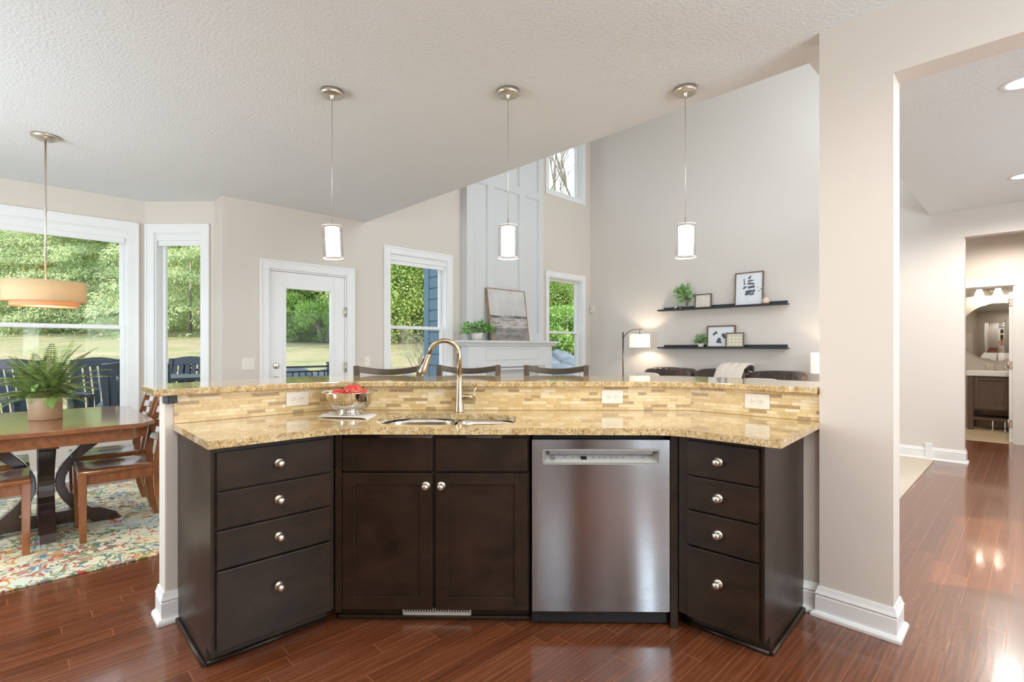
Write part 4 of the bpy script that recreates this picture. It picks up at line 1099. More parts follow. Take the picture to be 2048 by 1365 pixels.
# painting on the mantel (leans back)
pt = thing('painting', 'grey abstract seascape canvas in a thin wood frame leaning on the mantel', 'painting', (4.62, 5.15, 1.345))
pt.rotation_euler = (math.radians(-8), 0, 0)
MB().box(.012, .728, -.002, .014, .012, .728).build('canvas', 'painting', pt)
m = MB()
for q in ((0, .010, 0, .74), (.730, .740, 0, .74), (.010, .730, 0, .010), (.010, .730, .730, .740)): m.box(q[0], q[1], -.008, .034, q[2], q[3])
m.build('frame', 'woodlight', pt) if 'woodlight' in MT else None
MT['woodlight'] = wood('light_oak_frame', col(140, 108, 80), col(186, 152, 118), .5, (8, 8, 8))
if not [c for c in pt.children if c.name.startswith('frame')]: m.build('frame', 'woodlight', pt)

def ivy(name, label, loc, pot_prof, pot_mat, cloud, nleaf, L, W, leafmat, seed, zlo=.0, cat='potted plant'):
    r = thing(name, label, cat, loc)
    MB().lathe(pot_prof, n=28).build('pot', pot_mat, r)
    rs = np.random.default_rng(seed); cx_, cy_, cz_, rx, ry, rz_ = cloud
    d = rs.normal(size=(nleaf, 3)); d /= np.linalg.norm(d, axis=1)[:, None]; d[:, 2] = np.abs(d[:, 2])*1.0-.35*(rs.random(nleaf) > .7)
    c = np.array([cx_, cy_, cz_])+d*np.array([rx, ry, rz_])*rs.uniform(.45, 1, nleaf)[:, None]; c[:, 2] = np.maximum(c[:, 2], zlo+.02)
    out = d*np.array([1, 1, .6]); q = leaves(c, L, W, .4, out)
    q[:, :, 2] = np.maximum(q[:, :, 2], zlo+.004)
    quads_mesh('foliage', q, leafmat, r)
    st = MB()
    for i in range(0, nleaf, max(1, nleaf//16)):
        p = Vector(c[i]); b0 = Vector((0, 0, pot_prof[-1][1])); mid_ = (p+b0)/2+Vector((0, 0, .03)); st.tube([b0, mid_, p], .0018, 4, cap=False)
    st.build('stems', 'stem', r); return r
POTP = [(0, 0), (.06, 0), (.085, .10), (.082, .10), (.06, .08), (0, .07)]
ivy('ivy_plant', 'trailing green ivy in a whitewashed pot on the left of the mantel', (4.36, 5.15, 1.345), POTP, 'whitepot', (.02, -.02, .14, .31, .07, .12), 170, .06, .05, 'leaf_ivy', 3)

# ================================================================== SHELVES AND WHAT STANDS ON THEM
def shelf(label, z):
    r = thing('picture_ledge', label, 'shelf', (7.146, 2.209, z), 0, 'black picture ledges over the sofa')
    m = MB().box(-.112, 0, 0, 1.83, 0, .016).box(-.016, 0, .02, 1.77, .016, .055); m.build('ledge', 'shelf_black', r, bevel=.002)
    MB().box(-.112, -.100, 0, 1.83, .016, .024).build('front_lip', 'shelf_black', r, bevel=.001); return r
SZ1, SZ2 = 1.236, 1.806
shelf('lower black picture ledge on the wall above the sofa', SZ1); shelf('upper black picture ledge on the wall above the sofa', SZ2)
ZT1, ZT2 = SZ1+.016, SZ2+.016
def framed(label, v0, w, h, z, lean, mat, fw, dep, art, grp='framed prints on the ledges', du=0.0):
    """stands on the ledge, face towards -u; local x runs towards -v (to the viewer's right), y into the wall"""
    r = thing('framed_print', label, 'picture frame', (7.146-.022-math.sin(lean)*h-du, v0, z), -PI/2, grp)
    r.rotation_euler = (-lean, 0, -PI/2)
    m = MB()
    for q in ((0, fw, 0, h), (w-fw, w, 0, h), (fw, w-fw, 0, fw), (fw, w-fw, h-fw, h)): m.box(q[0], q[1], -dep, 0, q[2], q[3])
    m.build('frame', mat, r, bevel=.001)
    MB().box(fw, w-fw, -dep*.45, -.001, fw, h-fw).build('print_paper', 'paper' if art != 'cane' and art != 'terrazzo' else art, r)
    return r
def blob(mb, cx, cz, rx, rz, a, y, seed=0):
    n = 14; pts = []
    rs = random.Random(seed)
    for k in range(n):
        t = 2*PI*k/n; rr = 1+.12*rs.uniform(-1, 1)
        x, z = rx*math.cos(t)*rr, rz*math.sin(t)*rr; x2, z2 = rot2(x, z, a); pts.append((cx+x2, y, cz+z2))
    mb.add(pts, [tuple(range(n))])
def terr():
    m, nt, b = newmat('speckled_print'); v = coords(nt, (1, .01, 1))
    vo = nd(nt, 'TexVoronoi', {'Vector': v, 'Scale': 62.0}); f = math_(nt, 'LESS_THAN', vo.outputs['Distance'], .28)
    nt.links.new(mixc(nt, f, col(234, 226, 214), col(150, 124, 96)), b.inputs['Base Color']); b.inputs['Roughness'].default_value = .25; return m
MT['terrazzo'] = terr()
def cane():
    m, nt, b = newmat('medallion_grid_print'); tc = nd(nt, 'TexCoord').outputs['Object']; sp = nd(nt, 'SeparateXYZ', {0: tc})
    fx = math_(nt, 'SUBTRACT', math_(nt, 'FRACT', math_(nt, 'MULTIPLY', sp.outputs[0], 19.0)), .5); fz = math_(nt, 'SUBTRACT', math_(nt, 'FRACT', math_(nt, 'MULTIPLY', sp.outputs[2], 22.0)), .5)
    d = math_(nt, 'SQRT', math_(nt, 'ADD', math_(nt, 'MULTIPLY', fx, fx), math_(nt, 'MULTIPLY', fz, fz)))
    an = math_(nt, 'ARCTAN2', fz, fx); pet = math_(nt, 'ADD', d, math_(nt, 'MULTIPLY', math_(nt, 'COSINE', math_(nt, 'MULTIPLY', an, 8.0)), .05))
    f = math_(nt, 'LESS_THAN', math_(nt, 'ABSOLUTE', math_(nt, 'SUBTRACT', pet, .28)), .07)
    nt.links.new(mixc(nt, f, col(232, 226, 206), col(168, 158, 128)), b.inputs['Base Color']); b.inputs['Roughness'].default_value = .5; return m
MT['cane'] = cane()
framed('small brown frame with a speckled print on the upper ledge', 3.470, .250, .205, ZT2, .06, 'greywood', .014, .018, 'terrazzo')
B = framed('tall walnut frame with a grey eucalyptus print on the upper ledge', 2.885, .372, .452, ZT2, .06, 'walnut', .012, .02, 'eu')
mb = MB(); y = -.0105
for i, (x, z, rx, rz, a) in enumerate([(.19, .375, .022, .012, .7), (.20, .385, .010, .022, -.3), (.215, .335, .032, .010, .1), (.185, .330, .022, .012, .6), (.20, .295, .038, .014, .05), (.235, .29, .020, .012, -.3),
        (.12, .345, .007, .026, .1), (.125, .300, .011, .020, -.2), (.13, .245, .030, .014, .5), (.205, .245, .040, .017, .15), (.245, .25, .016, .020, -.4), (.165, .185, .028, .020, .5),
        (.205, .190, .020, .024, -.4), (.245, .19, .018, .026, -.5), (.160, .155, .030, .016, .2), (.225, .150, .034, .014, .1), (.19, .165, .014, .018, 0)]): blob(mb, x, z, rx, rz, a, y-.00002*i, i)
mb.build('leaf_print', 'ink', B); MB().tube([(.155, y, .06), (.175, y, .13), (.19, y, .2), (.2, y, .38)], .0008, 4).build('stem_print', 'ink', B)
Cf = framed('walnut frame with a grey branch print on the lower ledge', 3.286, .405, .310, ZT1, .06, 'walnut', .017, .02, 'br')
mb = MB()
for i, (x, z, rx, rz, a) in enumerate([(.12, .20, .030, .014, .3), (.135, .215, .012, .022, .7), (.10, .185, .018, .014, -.4), (.175, .10, .030, .038, -.5), (.16, .085, .03, .02, .4), (.235, .175, .028, .026, .3), (.25, .15, .02, .028, 0), (.29, .19, .02, .02, 0), (.20, .07, .02, .012, .2)]): blob(mb, x, z, rx, rz, a, y-.00002*i, i+40)
mb.build('leaf_print', 'ink', Cf)
framed('small grey frame with a medallion grid pattern, in front on the lower ledge', 3.000, .250, .205, ZT1, .06, 'greywood', .015, .018, 'cane', du=.040)
# plants and vases on the ledges
gv = thing('glass_vase_plant', 'leafy green stems in a clear glass vase on the upper ledge', 'vase', (7.085, 3.58, ZT2))
MB().lathe([(0, 0), (.034, 0), (.036, .005), (.036, .12), (.033, .12), (.033, .006), (0, .006)], n=24).build('vase', 'clearglass', gv)
rs = np.random.default_rng(5); c = np.stack([rs.uniform(-.05, .04, 60), rs.uniform(-.15, .17, 60), rs.uniform(.14, .38, 60)], axis=1); c[:, 1] *= np.interp(c[:, 2], [.14, .25, .38], [.7, 1, .45]); c[:, 1] += .04
quads_mesh('foliage', leaves(c, .075, .062, .5), 'leaf_ivy', gv)
m = MB(); [m.tube([(0, 0, .01), (0, c[i, 1]*.3, .15), tuple(c[i])], .0017, 4, cap=False) for i in range(0, 60, 7)]; m.build('stems', 'stem', gv)
kn = thing('knot_ornament', 'black and white chain knot ornament at the left of the upper ledge', 'ornament', (7.07, 3.70, ZT2))
for k in range(4):
    a = k*.9; R_ = Matrix.Translation((0, -.05+.032*k, .030)) @ Matrix.Rotation(a, 4, 'Y') @ Matrix.Rotation(.5, 4, 'X')
    pts = [R_ @ Vector((.026*math.cos(t*PI/9), .026*math.sin(t*PI/9), 0)) for t in range(19)]
    for i_ in range(1): MB().tube(pts, .006, 8, cap=False).build('link', 'paper' if k % 2 else 'black', kn)
pv = thing('bud_vase', 'round blush bud vase with a sprig at the right of the upper ledge', 'vase', (7.078, 2.475, ZT2))
MB().lathe([(0, 0), (.026, 0), (.046, .022), (.050, .045), (.040, .072), (.018, .088), (.012, .096), (.010, .096), (.010, .08), (0, .08)], n=28).build('vase', 'pink', pv)
c = np.array([[.0, .01+.014*k*(1 if k % 2 else .5), .10+.018*k] for k in range(8)]); quads_mesh('foliage', leaves(c, .035, .016, -.3), 'leaf_fern', pv)
MB().tube([(0, 0, .08), (0, .02, .14), (0, .06, .22)], .0016, 4, cap=False).build('sprig', 'stem', pv)
ivy('shelf_fern', 'small bright green fern in a pale pot on the lower ledge', (7.075, 3.365, ZT1), [(0, 0), (.034, 0), (.046, .055), (.043, .055), (.03, .04), (0, .04)], 'whitepot', (0, 0, .08, .06, .10, .10), 150, .06, .014, 'leaf_ivy', 8)

# thermostat and switches
th = thing('thermostat', 'small white thermostat on the living room wall near the corner', 'thermostat', (7.146, 5.34, 1.915), -PI/2)
MB().box(-.045, .045, -.024, 0, -.055, .055).build('body', 'plate', th, bevel=.006); MB().box(-.02, .02, -.026, -.022, -.015, .02).build('display', 'control', th)
def switchplate(label, u, z, gang):
    r = thing('switch_plate', label, 'switch', (u, 5.40, z), 0)
    w_ = .058 if gang > 1 else .035; MB().box(-w_, w_, -.006, 0, -.057, .057).build('plate', 'plate', r, bevel=.003)
    if gang > 1:
        for sx in (-.023, .023):
            MB().box(sx-.005, sx+.005, -.014, -.006, -.004, .012).build('toggle', 'plate', r, bevel=.001)
            MB().box(sx-.002, sx+.002, -.0068, -.006, .028, .032).box(sx-.002, sx+.002, -.0068, -.006, -.032, -.028).build('screw', 'plate_dark', r)
    else:
        MB().box(-.005, .005, -.014, -.006, -.004, .012).build('toggle', 'plate', r, bevel=.001)
switchplate('double toggle switch plate on the wall left of the patio door', 1.628, 1.09, 2)
switchplate('single toggle switch plate on the wall right of the patio door', 2.905, 1.09, 1)

# ================================================================== LIVING ROOM FURNITURE
LZ = FZ+.012
so_ = thing('sofa', 'brown leather sofa against the right living room wall', 'sofa', (6.62, 1.96, LZ))
# local x depth (towards +x = wall), y along the wall 0..2.28
def cushion(x0, x1, y0, y1, z0, z1, nm, mat='leather', n=10, puff=.03, lean=0.0, par=None):
    vs, fs = sphere_pts(24, 14); out = []
    for x, y, z in vs:
        e = .27; f = lambda q: math.copysign(abs(q)**e, q)
        X, Y_, Z_ = f(x), f(y), f(z)
        zz = z0+(Z_+1)/2*(z1-z0); xx = x0+(X+1)/2*(x1-x0)+lean*(zz-z0); yy = y0+(Y_+1)/2*(y1-y0)
        zz += -.018*abs(Y_)**3*(1 if Z_ > 0 else 0)+.006*math.sin(yy*23)*(Z_ > .5)
        out.append((xx, yy, zz))
    return MB().add(out, fs, True).build(nm, mat, par or so_)
MB().box(-.42, .46, 0, 2.28, .10, .36).box(.30, .46, 0, 2.28, .36, .74).build('frame', 'leather', so_, bevel=.03)
cushion(-.44, .44, -.02, .22, .10, .62, 'armrest'); cushion(-.44, .44, 2.06, 2.30, .10, .62, 'armrest')
for a0, a1 in ((.22, .84), (.84, 1.45), (1.45, 2.06)): cushion(-.44, .22, a0, a1, .34, .50, 'seat_cushion')
for a0, a1 in ((-.04, .60), (.62, 1.34), (1.36, 2.12)): cushion(-.02, .26, a0, a1, .46, .925, 'back_cushion', lean=.18)
for a0 in (.06, 2.16):
    for x_ in (-.38, .40): MB().box(x_, x_+.05, a0, a0+.05, 0, .10).build('leg', 'black', so_)
tb = MB(); rows = []
for k, (x, z) in enumerate([(-.12, .50), (-.04, .62), (.0, .80), (.04, .915), (.12, .965), (.22, .968), (.33, .95), (.37, .88)]):
    for j in range(13): rows.append((x, .62+.36*j/12+.03*math.sin(k), z+.020+.010*math.sin(j*1.9+k*.7)))
fs = [(k*13+j, (k+1)*13+j, (k+1)*13+j+1, k*13+j+1) for k in range(7) for j in range(12)]
n_ = len(rows); 
o = MB().add(rows, fs, True).build('throw_blanket', 'throw', loc=(6.62, 1.96, LZ))
sd = o.modifiers.new('thick', 'SOLIDIFY'); sd.thickness = .022; sd.offset = 1
tag(o, 'cream knit throw draped over the back of the sofa', 'blanket')
def pillow(label, loc, rz):
    r = thing('throw_pillow', label, 'pillow', loc, rz, 'cream pillows on the sofa')
    vs, fs = sphere_pts(24, 14); out = []
    for x, y, z in vs:
        f = lambda q: math.copysign(abs(q)**.45, q); X, Z_ = f(x), f(z)
        th_ = (1-abs(X)**3*.85)*(1-abs(Z_)**3*.85); out.append((X*.23*(1+.08*abs(Z_)**4), y*.085*th_*1.3, .225+Z_*.215*(1+.10*abs(X)**4)))
    MB().add(out, fs, True).build('pillow_body', 'throw', r)
pillow('cream pillow leaning at the left end of the sofa', (6.36, 3.80, LZ+.425), PI/2-.2)
pillow('cream pillow leaning at the right part of the sofa', (6.38, 2.30, LZ+.405), PI/2+.25)

fl = thing('floor_lamp', 'bronze arched floor lamp with a lit white drum shade beside the sofa', 'floor lamp', (6.85, 4.53, LZ))
zb = 1.26-LZ
MB().lathe([(0, 0), (.13, 0), (.13, .015), (.02, .03), (0, .03)], n=28).build('base', 'bronze', fl)
MB().tube([(0, 0, .02), (0, 0, 1.455)], .0105, 10).build('pole', 'bronze', fl)
MB().tube([(0, -.005, 1.37), (0, -.06, 1.43), (0, -.13, 1.475), (0, -.20, 1.492), (0, -.28, 1.494), (0, -.345, 1.492)], .006, 8).tube([(0, -.30, 1.494), (0, -.30, 1.43)], .004, 6).build('arm', 'bronze', fl)
MB().lathe([(.155, zb-.008), (.155, zb+.198), (.152, zb+.198), (.152, zb-.008), (.155, zb-.008)], (0, -.30, 0), 40).build('lamp_shade', 'lampshade', fl)
MB().lathe([(0, 1.44), (.01, 1.438), (.03, 1.42), (.03, 1.417), (0, 1.417)], (0, -.30, 0), 20).build('socket_cap', 'bronze', fl)
point('floor_lamp_bulb', (6.85, 4.23, LZ+zb+.08), 9, (1, .86, .68), .03)
tl = thing('table_lamp', 'lamp with a lit white shade on the end table beside the sofa', 'table lamp', (6.85, 1.735, LZ+.56))
zt = .945-LZ-.56
MB().lathe([(.145, zt), (.145, zt+.245), (.142, zt+.245), (.142, zt), (.145, zt)], n=40).build('lamp_shade', 'lampshade', tl)
for k in range(3): a = k*2*PI/3+.5; MB().tube([(.085*math.cos(a), .085*math.sin(a), 0), (.02*math.cos(a), .02*math.sin(a), zt+.03)], .008, 8).build('leg', 'black', tl)
MB().lathe([(0, zt+.02), (.03, zt+.02), (.03, zt+.06), (0, zt+.06)], n=16).build('socket', 'black', tl)
point('table_lamp_bulb', (6.85, 1.735, LZ+.56+zt+.11), 6, (1, .86, .68), .03)
et = thing('end_table', 'small dark end table under the table lamp beside the sofa', 'table', (6.85, 1.70, LZ))
MB().box(-.24, .24, -.22, .22, .53, .56).build('tabletop', 'espresso', et, bevel=.003)
for sx in (-.2, .2):
    for sy in (-.18, .18): MB().box(sx-.02, sx+.02, sy-.02, sy+.02, 0, .53).build('leg', 'espresso', et)

# ================================================================== HALL, PASSAGE, BATHROOM
def can(label, u, v, z=CZ, power=16, grp=None):
    r = thing('recessed_light', label, 'ceiling light', (u, v, z), 0, grp)
    MB().lathe([(.070, -.001), (.095, -.003), (.097, 0), (.070, 0)], n=36).build('trim_ring', 'trim', r)
    MB().lathe([(0, -.0005), (.070, -.0005)], n=36).build('lens', 'canlight', r)
    l = bpy.data.lights.new('recessed_bulb', 'SPOT'); l.energy = power*3.2; l.spot_size = math.radians(172); l.spot_blend = .5; l.shadow_soft_size = .06; l.color = (1, .95, .88)
    o = bpy.data.objects.new('recessed_bulb', l); C.objects.link(o); o.parent = r; o.location = (0, 0, -.02); return r
can('recessed ceiling light in the hall nearest the wide opening', 3.938, .045, power=38)
can('recessed ceiling light farther down the hall', 6.091, .07, power=42)
for i, (u, v) in enumerate([(-.9, .3), (.5, -1.0), (1.05, .55), (-.4, 1.6), (1.7, -.7), (-1.0, 2.9), (-.3, -.2)]):  # unseen lamps added overhead to brighten the kitchen
    can('unseen ceiling light added to brighten the kitchen work area', u, v, power=9, grp='added kitchen fill lights')
can('unseen ceiling light added to brighten the passage outside the bathroom', 8.2, .2, power=30)  # added lamp, out of direct view, to brighten the passage walls
can('unseen ceiling light added to brighten the bathroom', 9.95, -.2, power=9)  # extra unseen lamp, added to lift the dark bathroom
# door frame of the bathroom
m = MB()
for q in ((.18-.09, .18, FZ, 2.13), (.99, 1.08, FZ, 2.13), (.18, .99, 2.04, 2.13)): m.box(9.012, 9.03, q[0], q[1], q[2], q[3])
for q in ((.18, .195, FZ, 2.04), (.975, .99, FZ, 2.04), (.195, .975, 2.025, 2.04)): m.box(9.03, 9.15, q[0], q[1], q[2], q[3])
dr_ = m.build('door_2', 'trim', bevel=.002); struct(dr_)
MB().box(9.11, 9.86, .197, .232, FZ+.01, 2.02).build('door_slab', 'trim', dr_, bevel=.002)
for z in (1.83, 1.03, .28): MB().box(9.100, 9.11, .197, .228, z-.045, z+.045).tube([(9.103, .236, z-.045), (9.103, .236, z+.045)], .008, 8).build('door_hinge', 'nickel', dr_)
vn = thing('bathroom_vanity', 'brown wood vanity with a white top and open bottom shelf in the bathroom', 'vanity', (10.2, -.20, FZ))
MB().box(-.02, .535, -.02, .92, .805, .88).build('vanity_top', 'vanity_top', vn, bevel=.006)
MB().box(.03, .52, .06, .84, .30, .805).build('cabinet_body', 'vanity', vn)
for y0 in (.0, .84):
    for x_ in (0, .46): MB().box(x_, x_+.06, y0, y0+.06, 0, .805).build('leg', 'vanity', vn, bevel=.003)
for a0 in (.07, .455):
    d = MB(); a1 = a0+.375
    d.box(.012, .03, a0, a0+.05, .32, .79).box(.012, .03, a1-.05, a1, .32, .79).box(.012, .03, a0+.05, a1-.05, .32, .37).box(.012, .03, a0+.05, a1-.05, .74, .79); d.build('door', 'vanity', vn, bevel=.002)
MB().box(.02, .50, .06, .84, .16, .19).build('bottom_shelf', 'vanity', vn)
for y0 in (.50, .63):
    vp = thing('supply_pipe', 'pale supply pipe rising from the floor under the vanity, the %s one' % ('right' if y0 == .50 else 'left'), 'pipe', (10.24, -.20+y0, FZ))
    MB().tube([(0, 0, 0), (0, 0, .155)], .008, 8).build('tube', 'trim', vp); MB().lathe([(0, .0), (.018, 0), (.018, .03), (0, .03)], n=12).build('valve', 'nickel', vp)
bf = thing('bathroom_faucet', 'nickel two-handle faucet on the white vanity top', 'faucet', (10.6, .41, FZ+.88))
MB().tube([(0, 0, 0), (0, 0, .12), (-.03, 0, .15), (-.09, 0, .14), (-.10, 0, .11)], [.02, .011, .011, .010, .010], 12).build('spout', 'nickel', bf)
for sy in (-.1, .1): MB().lathe([(0, 0), (.022, 0), (.016, .03), (.012, .07), (0, .07)], (0, sy, 0), 16).tube([(0, sy, .075), (0, sy*1.7, .085)], .006, 8).build('handle', 'nickel', bf)
mi = thing('round_mirror', 'large round frameless mirror over the bathroom vanity', 'mirror', (10.746, .387, 1.49))
RY = Matrix.Rotation(-PI/2, 4, 'Y')
MT['mirror'] = plain('silvered_mirror', col(225, 225, 222), .02, 1)
MB().lathe([(0, .012), (.440, .012), (.446, .008), (.446, 0), (0, 0)], n=64, M=RY).build('mirror_glass', 'mirror', mi)
vl = thing('vanity_light', 'lit bathroom bar light with frosted shades above the mirror', 'wall light', (10.75, .42, 2.14))
MB().lathe([(0, .02), (.06, .018), (.065, 0), (0, 0)], n=24, M=Matrix.Translation((0, 0, 0)) @ RY).bar((-.05, -.30, 0), (-.05, .24, 0), .02, .03).box(-.05, 0, -.03, .03, -.02, .02).build('light_bar', 'nickel', vl)
for y0 in (-.24, -.03, .18):
    MB().lathe([(.03, .0), (.062, -.10), (.059, -.10), (.028, -.002), (0, 0)], (-.09, y0, .01), 24).build('glass_shade', 'bathlight', vl)
    MB().bar((-.05, y0, 0), (-.09, y0, .01), .015, .015).build('shade_arm', 'nickel', vl)
for y_ in (-.24, -.03, .18): point('bathroom_bulb', (10.62, .42+y_, 2.06), 4, (1, .88, .7), .02)

# kitchen run behind the camera, seen only in the bathroom mirror and in reflections
kb = thing('kitchen_wall_cabinet', 'dark wood wall cabinet over a tiled worktop, seen in the bathroom mirror', 'cabinet', (-1.9, -.2, 1.40))
MB().box(0.002, .33, 0, 1.3, 0, .95).build('carcass', 'espresso', kb)
for a0 in (.004, .436, .868): MB().box(.33, .348, a0, a0+.426, .004, .946).build('door', 'espresso', kb, bevel=.003)
kc = thing('kitchen_base_cabinet', 'dark wood base cabinet run across the kitchen', 'cabinet', (-1.9, -.2, FZ))
MB().box(0.002, .58, 0, 1.3, .1, .855).build('carcass', 'espresso', kc)
for a0 in (.004, .436, .868): MB().box(.58, .60, a0, a0+.426, .11, .85).build('door', 'espresso', kc, bevel=.003)
tag(MB().box(-1.898, -1.28, -.21, 1.11, .88, .91).build('back_worktop', 'granite'), 'granite worktop across the kitchen under the wall cabinet', 'countertop')
tag(MB().box(0, 1.3, -.009, 0, 0, .488).build('back_wall_tiles', 'mosaic', loc=(-1.889, 1.1, .911), rotz=-PI/2), 'mosaic tiles between worktop and wall cabinet across the kitchen', 'backsplash')

# ================================================================== OUTDOORS
DKZ = -.04
o = tag(MB().box(-1.6, 4.4, 5.70, 9.36, DKZ-.05, DKZ).build('deck', 'deck'), 'grey board deck outside the patio door', 'deck'); o['kind'] = 'structure'
# lawn: rises away from the house
def ground(u, v):
    q = .6972*u+.7169*v
    z = np.where(q < 10.4, -.62, np.where(q < 11.3, -.62+(q-10.4)/.9*1.30, .68+(q-11.3)*.108))
    z = z+.10*np.sin(u*.35+1)*np.cos(v*.3)*np.clip((q-10.5)/4, 0, 1)
    return np.where(q > 40, z+(q-40)*.2, z)
us = np.linspace(-34, 44, 157); vs_ = np.linspace(5.56, 64, 118); UU, VV = np.meshgrid(us, vs_, indexing='ij'); ZZ = ground(UU, VV)
nv = len(vs_); verts = np.stack([UU, VV, ZZ], -1).reshape(-1, 3)
faces = [(i*nv+j, (i+1)*nv+j, (i+1)*nv+j+1, i*nv+j+1) for i in range(len(us)-1) for j in range(nv-1)]
o = MB().add(verts.tolist(), faces, True).build('lawn', 'lawn'); tag(o, 'sloping autumn lawn behind the house', 'lawn', kind='structure')
def rail(name, label, a, b, mat='black', posts=(0, 1)):
    a, b = Vector(a), Vector(b); d = b-a; L = d.length; r = thing(name, label, 'railing', (a.x, a.y, DKZ), math.atan2(d.y, d.x))
    MB().box(0, L, -.03, .03, .92, .955).box(0, L, -.02, .02, .84, .865).box(0, L, -.02, .02, .08, .11).build('rails', mat, r)
    n = int(L/.115)
    for i in range(1, n):
        MB().box(L*i/n-.009, L*i/n+.009, -.009, .009, .11, .84).build('baluster', mat, r)
    for p_ in posts: MB().box(L*p_-.05, L*p_+.05, -.05, .05, 0, .99).box(L*p_-.062, L*p_+.062, -.062, .062, .99, 1.02).build('post', mat, r)
rail('deck_railing', 'black metal deck railing seen through the patio door glass', (1.9, 9.28), (4.24, 9.28))
rail('deck_railing', 'deck railing coloured pale for sunlight at the far left beyond the bay window', (-1.5, 9.28), (1.78, 9.28), 'trim', posts=(0,))  # pale colour stands in for sunlight on the railing
def deck_chair(label, loc, rz):
    """faces local -y"""
    r = thing('patio_chair', label, 'chair', (loc[0], loc[1], DKZ), rz, 'slate patio chairs round the outdoor table')
    for sx in (-1, 1):
        MB().ribbon([(sx*.28, -.24, 0), (sx*.28, -.24, .66)], .06, .045, (1, 0, 0)).build('leg', 'polywood', r)
        MB().ribbon([(sx*.28, .30, 0), (sx*.28, .22, .42), (sx*.275, .26, .70), (sx*.27, .36, 1.12)], .055, .05, (1, 0, 0)).build('back_post', 'polywood', r)
        MB().ribbon([(sx*.31, -.30, .68), (sx*.31, .0, .70), (sx*.31, .30, .66)], .10, .03, (1, 0, 0)).build('armrest', 'polywood', r)
    pts = [(-.25+.5*k/8, .36+.0*k, 1.06+.035*math.sin(PI*k/8)) for k in range(9)]
    MB().ribbon(pts, .12, .03, (0, .25, .97)).build('top_rail', 'polywood', r)
    for k in range(6): x = -.215+.086*k; MB().ribbon([(x, .20, .46), (x, .25, .70), (x, .345, 1.03)], .062, .018, (1, 0, 0)).build('back_slat', 'polywood', r)
    MB().bar((-.25, .22, .46), (.25, .22, .46), .05, .04).build('lower_rail', 'polywood', r)
    for k in range(6): y_ = -.24+.085*k; MB().box(-.25, .25, y_, y_+.07, .42, .445).build('seat_slat', 'polywood', r)
    return r
c1 = deck_chair('slate patio chair at the far side of the outdoor table, seen in the bay window', (.88, 8.72), .25)
lab = ['slate patio chair behind the fern in the bay window', 'slate patio chair seen low in the narrow side window', 'slate patio chair on the near side of the outdoor table', 'slate patio chair farther right in the narrow side window']
for (x, y, a), lb in zip([(.12, 8.35, .5), (1.75, 8.75, -.5), (1.02, 7.05, PI-.3), (2.55, 8.7, -1.0)], lab): dup(c1, (x, y, DKZ), a, lb)
ot = thing('patio_table', 'slate patio dining table on the deck beyond the bay window', 'table', (1.35, 7.85, DKZ))
MB().prism([(.62*math.cos(k*PI/4+PI/8), .62*math.sin(k*PI/4+PI/8)) for k in range(8)], .88, .92).build('tabletop', 'polywood', ot, bevel=.005)
for k in range(4): a = k*PI/2+PI/4; MB().bar((.40*math.cos(a), .40*math.sin(a), 0), (.34*math.cos(a), .34*math.sin(a), .88), .07, .07).build('leg', 'polywood', ot)
# chimney chase with lap siding on the outside wall
ex = MB().box(4.34, 5.84, 5.55, 6.30, -.6, 5.9)
for k in range(40): ex.box(4.325, 4.34, 5.66, 6.20, -.6+k*.16, -.6+k*.16+.145)
o = ex.build('wall_chimney_chase', 'siding'); struct(o)
tr = MB().box(4.318, 4.345, 6.19, 6.31, -.6, 5.9).box(4.318, 4.345, 5.545, 5.66, -.6, 5.9).build('trim_corner_board', 'siding2' if 'siding2' in MT else 'siding'); struct(tr)

# boulders
def boulder(label, u, v, z, s, seed):
    rs = np.random.default_rng(seed); vs, fs = sphere_pts(16, 10); ks = rs.normal(size=(5, 3))*1.6; ph = rs.uniform(0, 6, 5); out = []
    for p in vs:
        d = 1+sum(.09*math.sin(float(np.dot(k_, p))*1.6+f_) for k_, f_ in zip(ks, ph)); out.append((p[0]*s*d*1.25, p[1]*s*d, p[2]*s*d*.72))
    o = MB().add(out, fs, True).build('boulder', 'rock', loc=(u, v, z), rotz=seed); tag(o, label, 'boulder', 'boulders of the garden retaining edge'); return o
k_ = 0
def P2(px, d):  # a place on the ground at camera depth d under picture column px
    x = (px-1024)/1017*d; return (.7169*x+.6972*d, -.6972*x+.7169*d)
for (px, d, z, s, lb) in [(1101, 11.2, .50, .46, 'grey boulder low at the left of the right-hand living room window'), (1128, 11.3, .48, .50, 'large grey boulder low in the middle of the right-hand living room window'),
                         (1116, 12.3, .92, .34, 'upper grey boulder in the middle of the right-hand living room window'), (1146, 12.0, .74, .40, 'round grey boulder at the right of the right-hand living room window'),
                         (1086, 12.1, .80, .40, 'grey boulder partly behind the chimney chase'), (585, 10.9, .42, .50, 'pale boulder behind the deck railing in the patio door, left one'),
                         (640, 11.0, .44, .52, 'pale boulder behind the deck railing in the patio door, right one'), (800, 11.0, .25, .5, 'boulder low in the left-hand living room window')]:
    k_ += 1; u, v = P2(px, d); boulder(lb, u, v, z, s, k_)

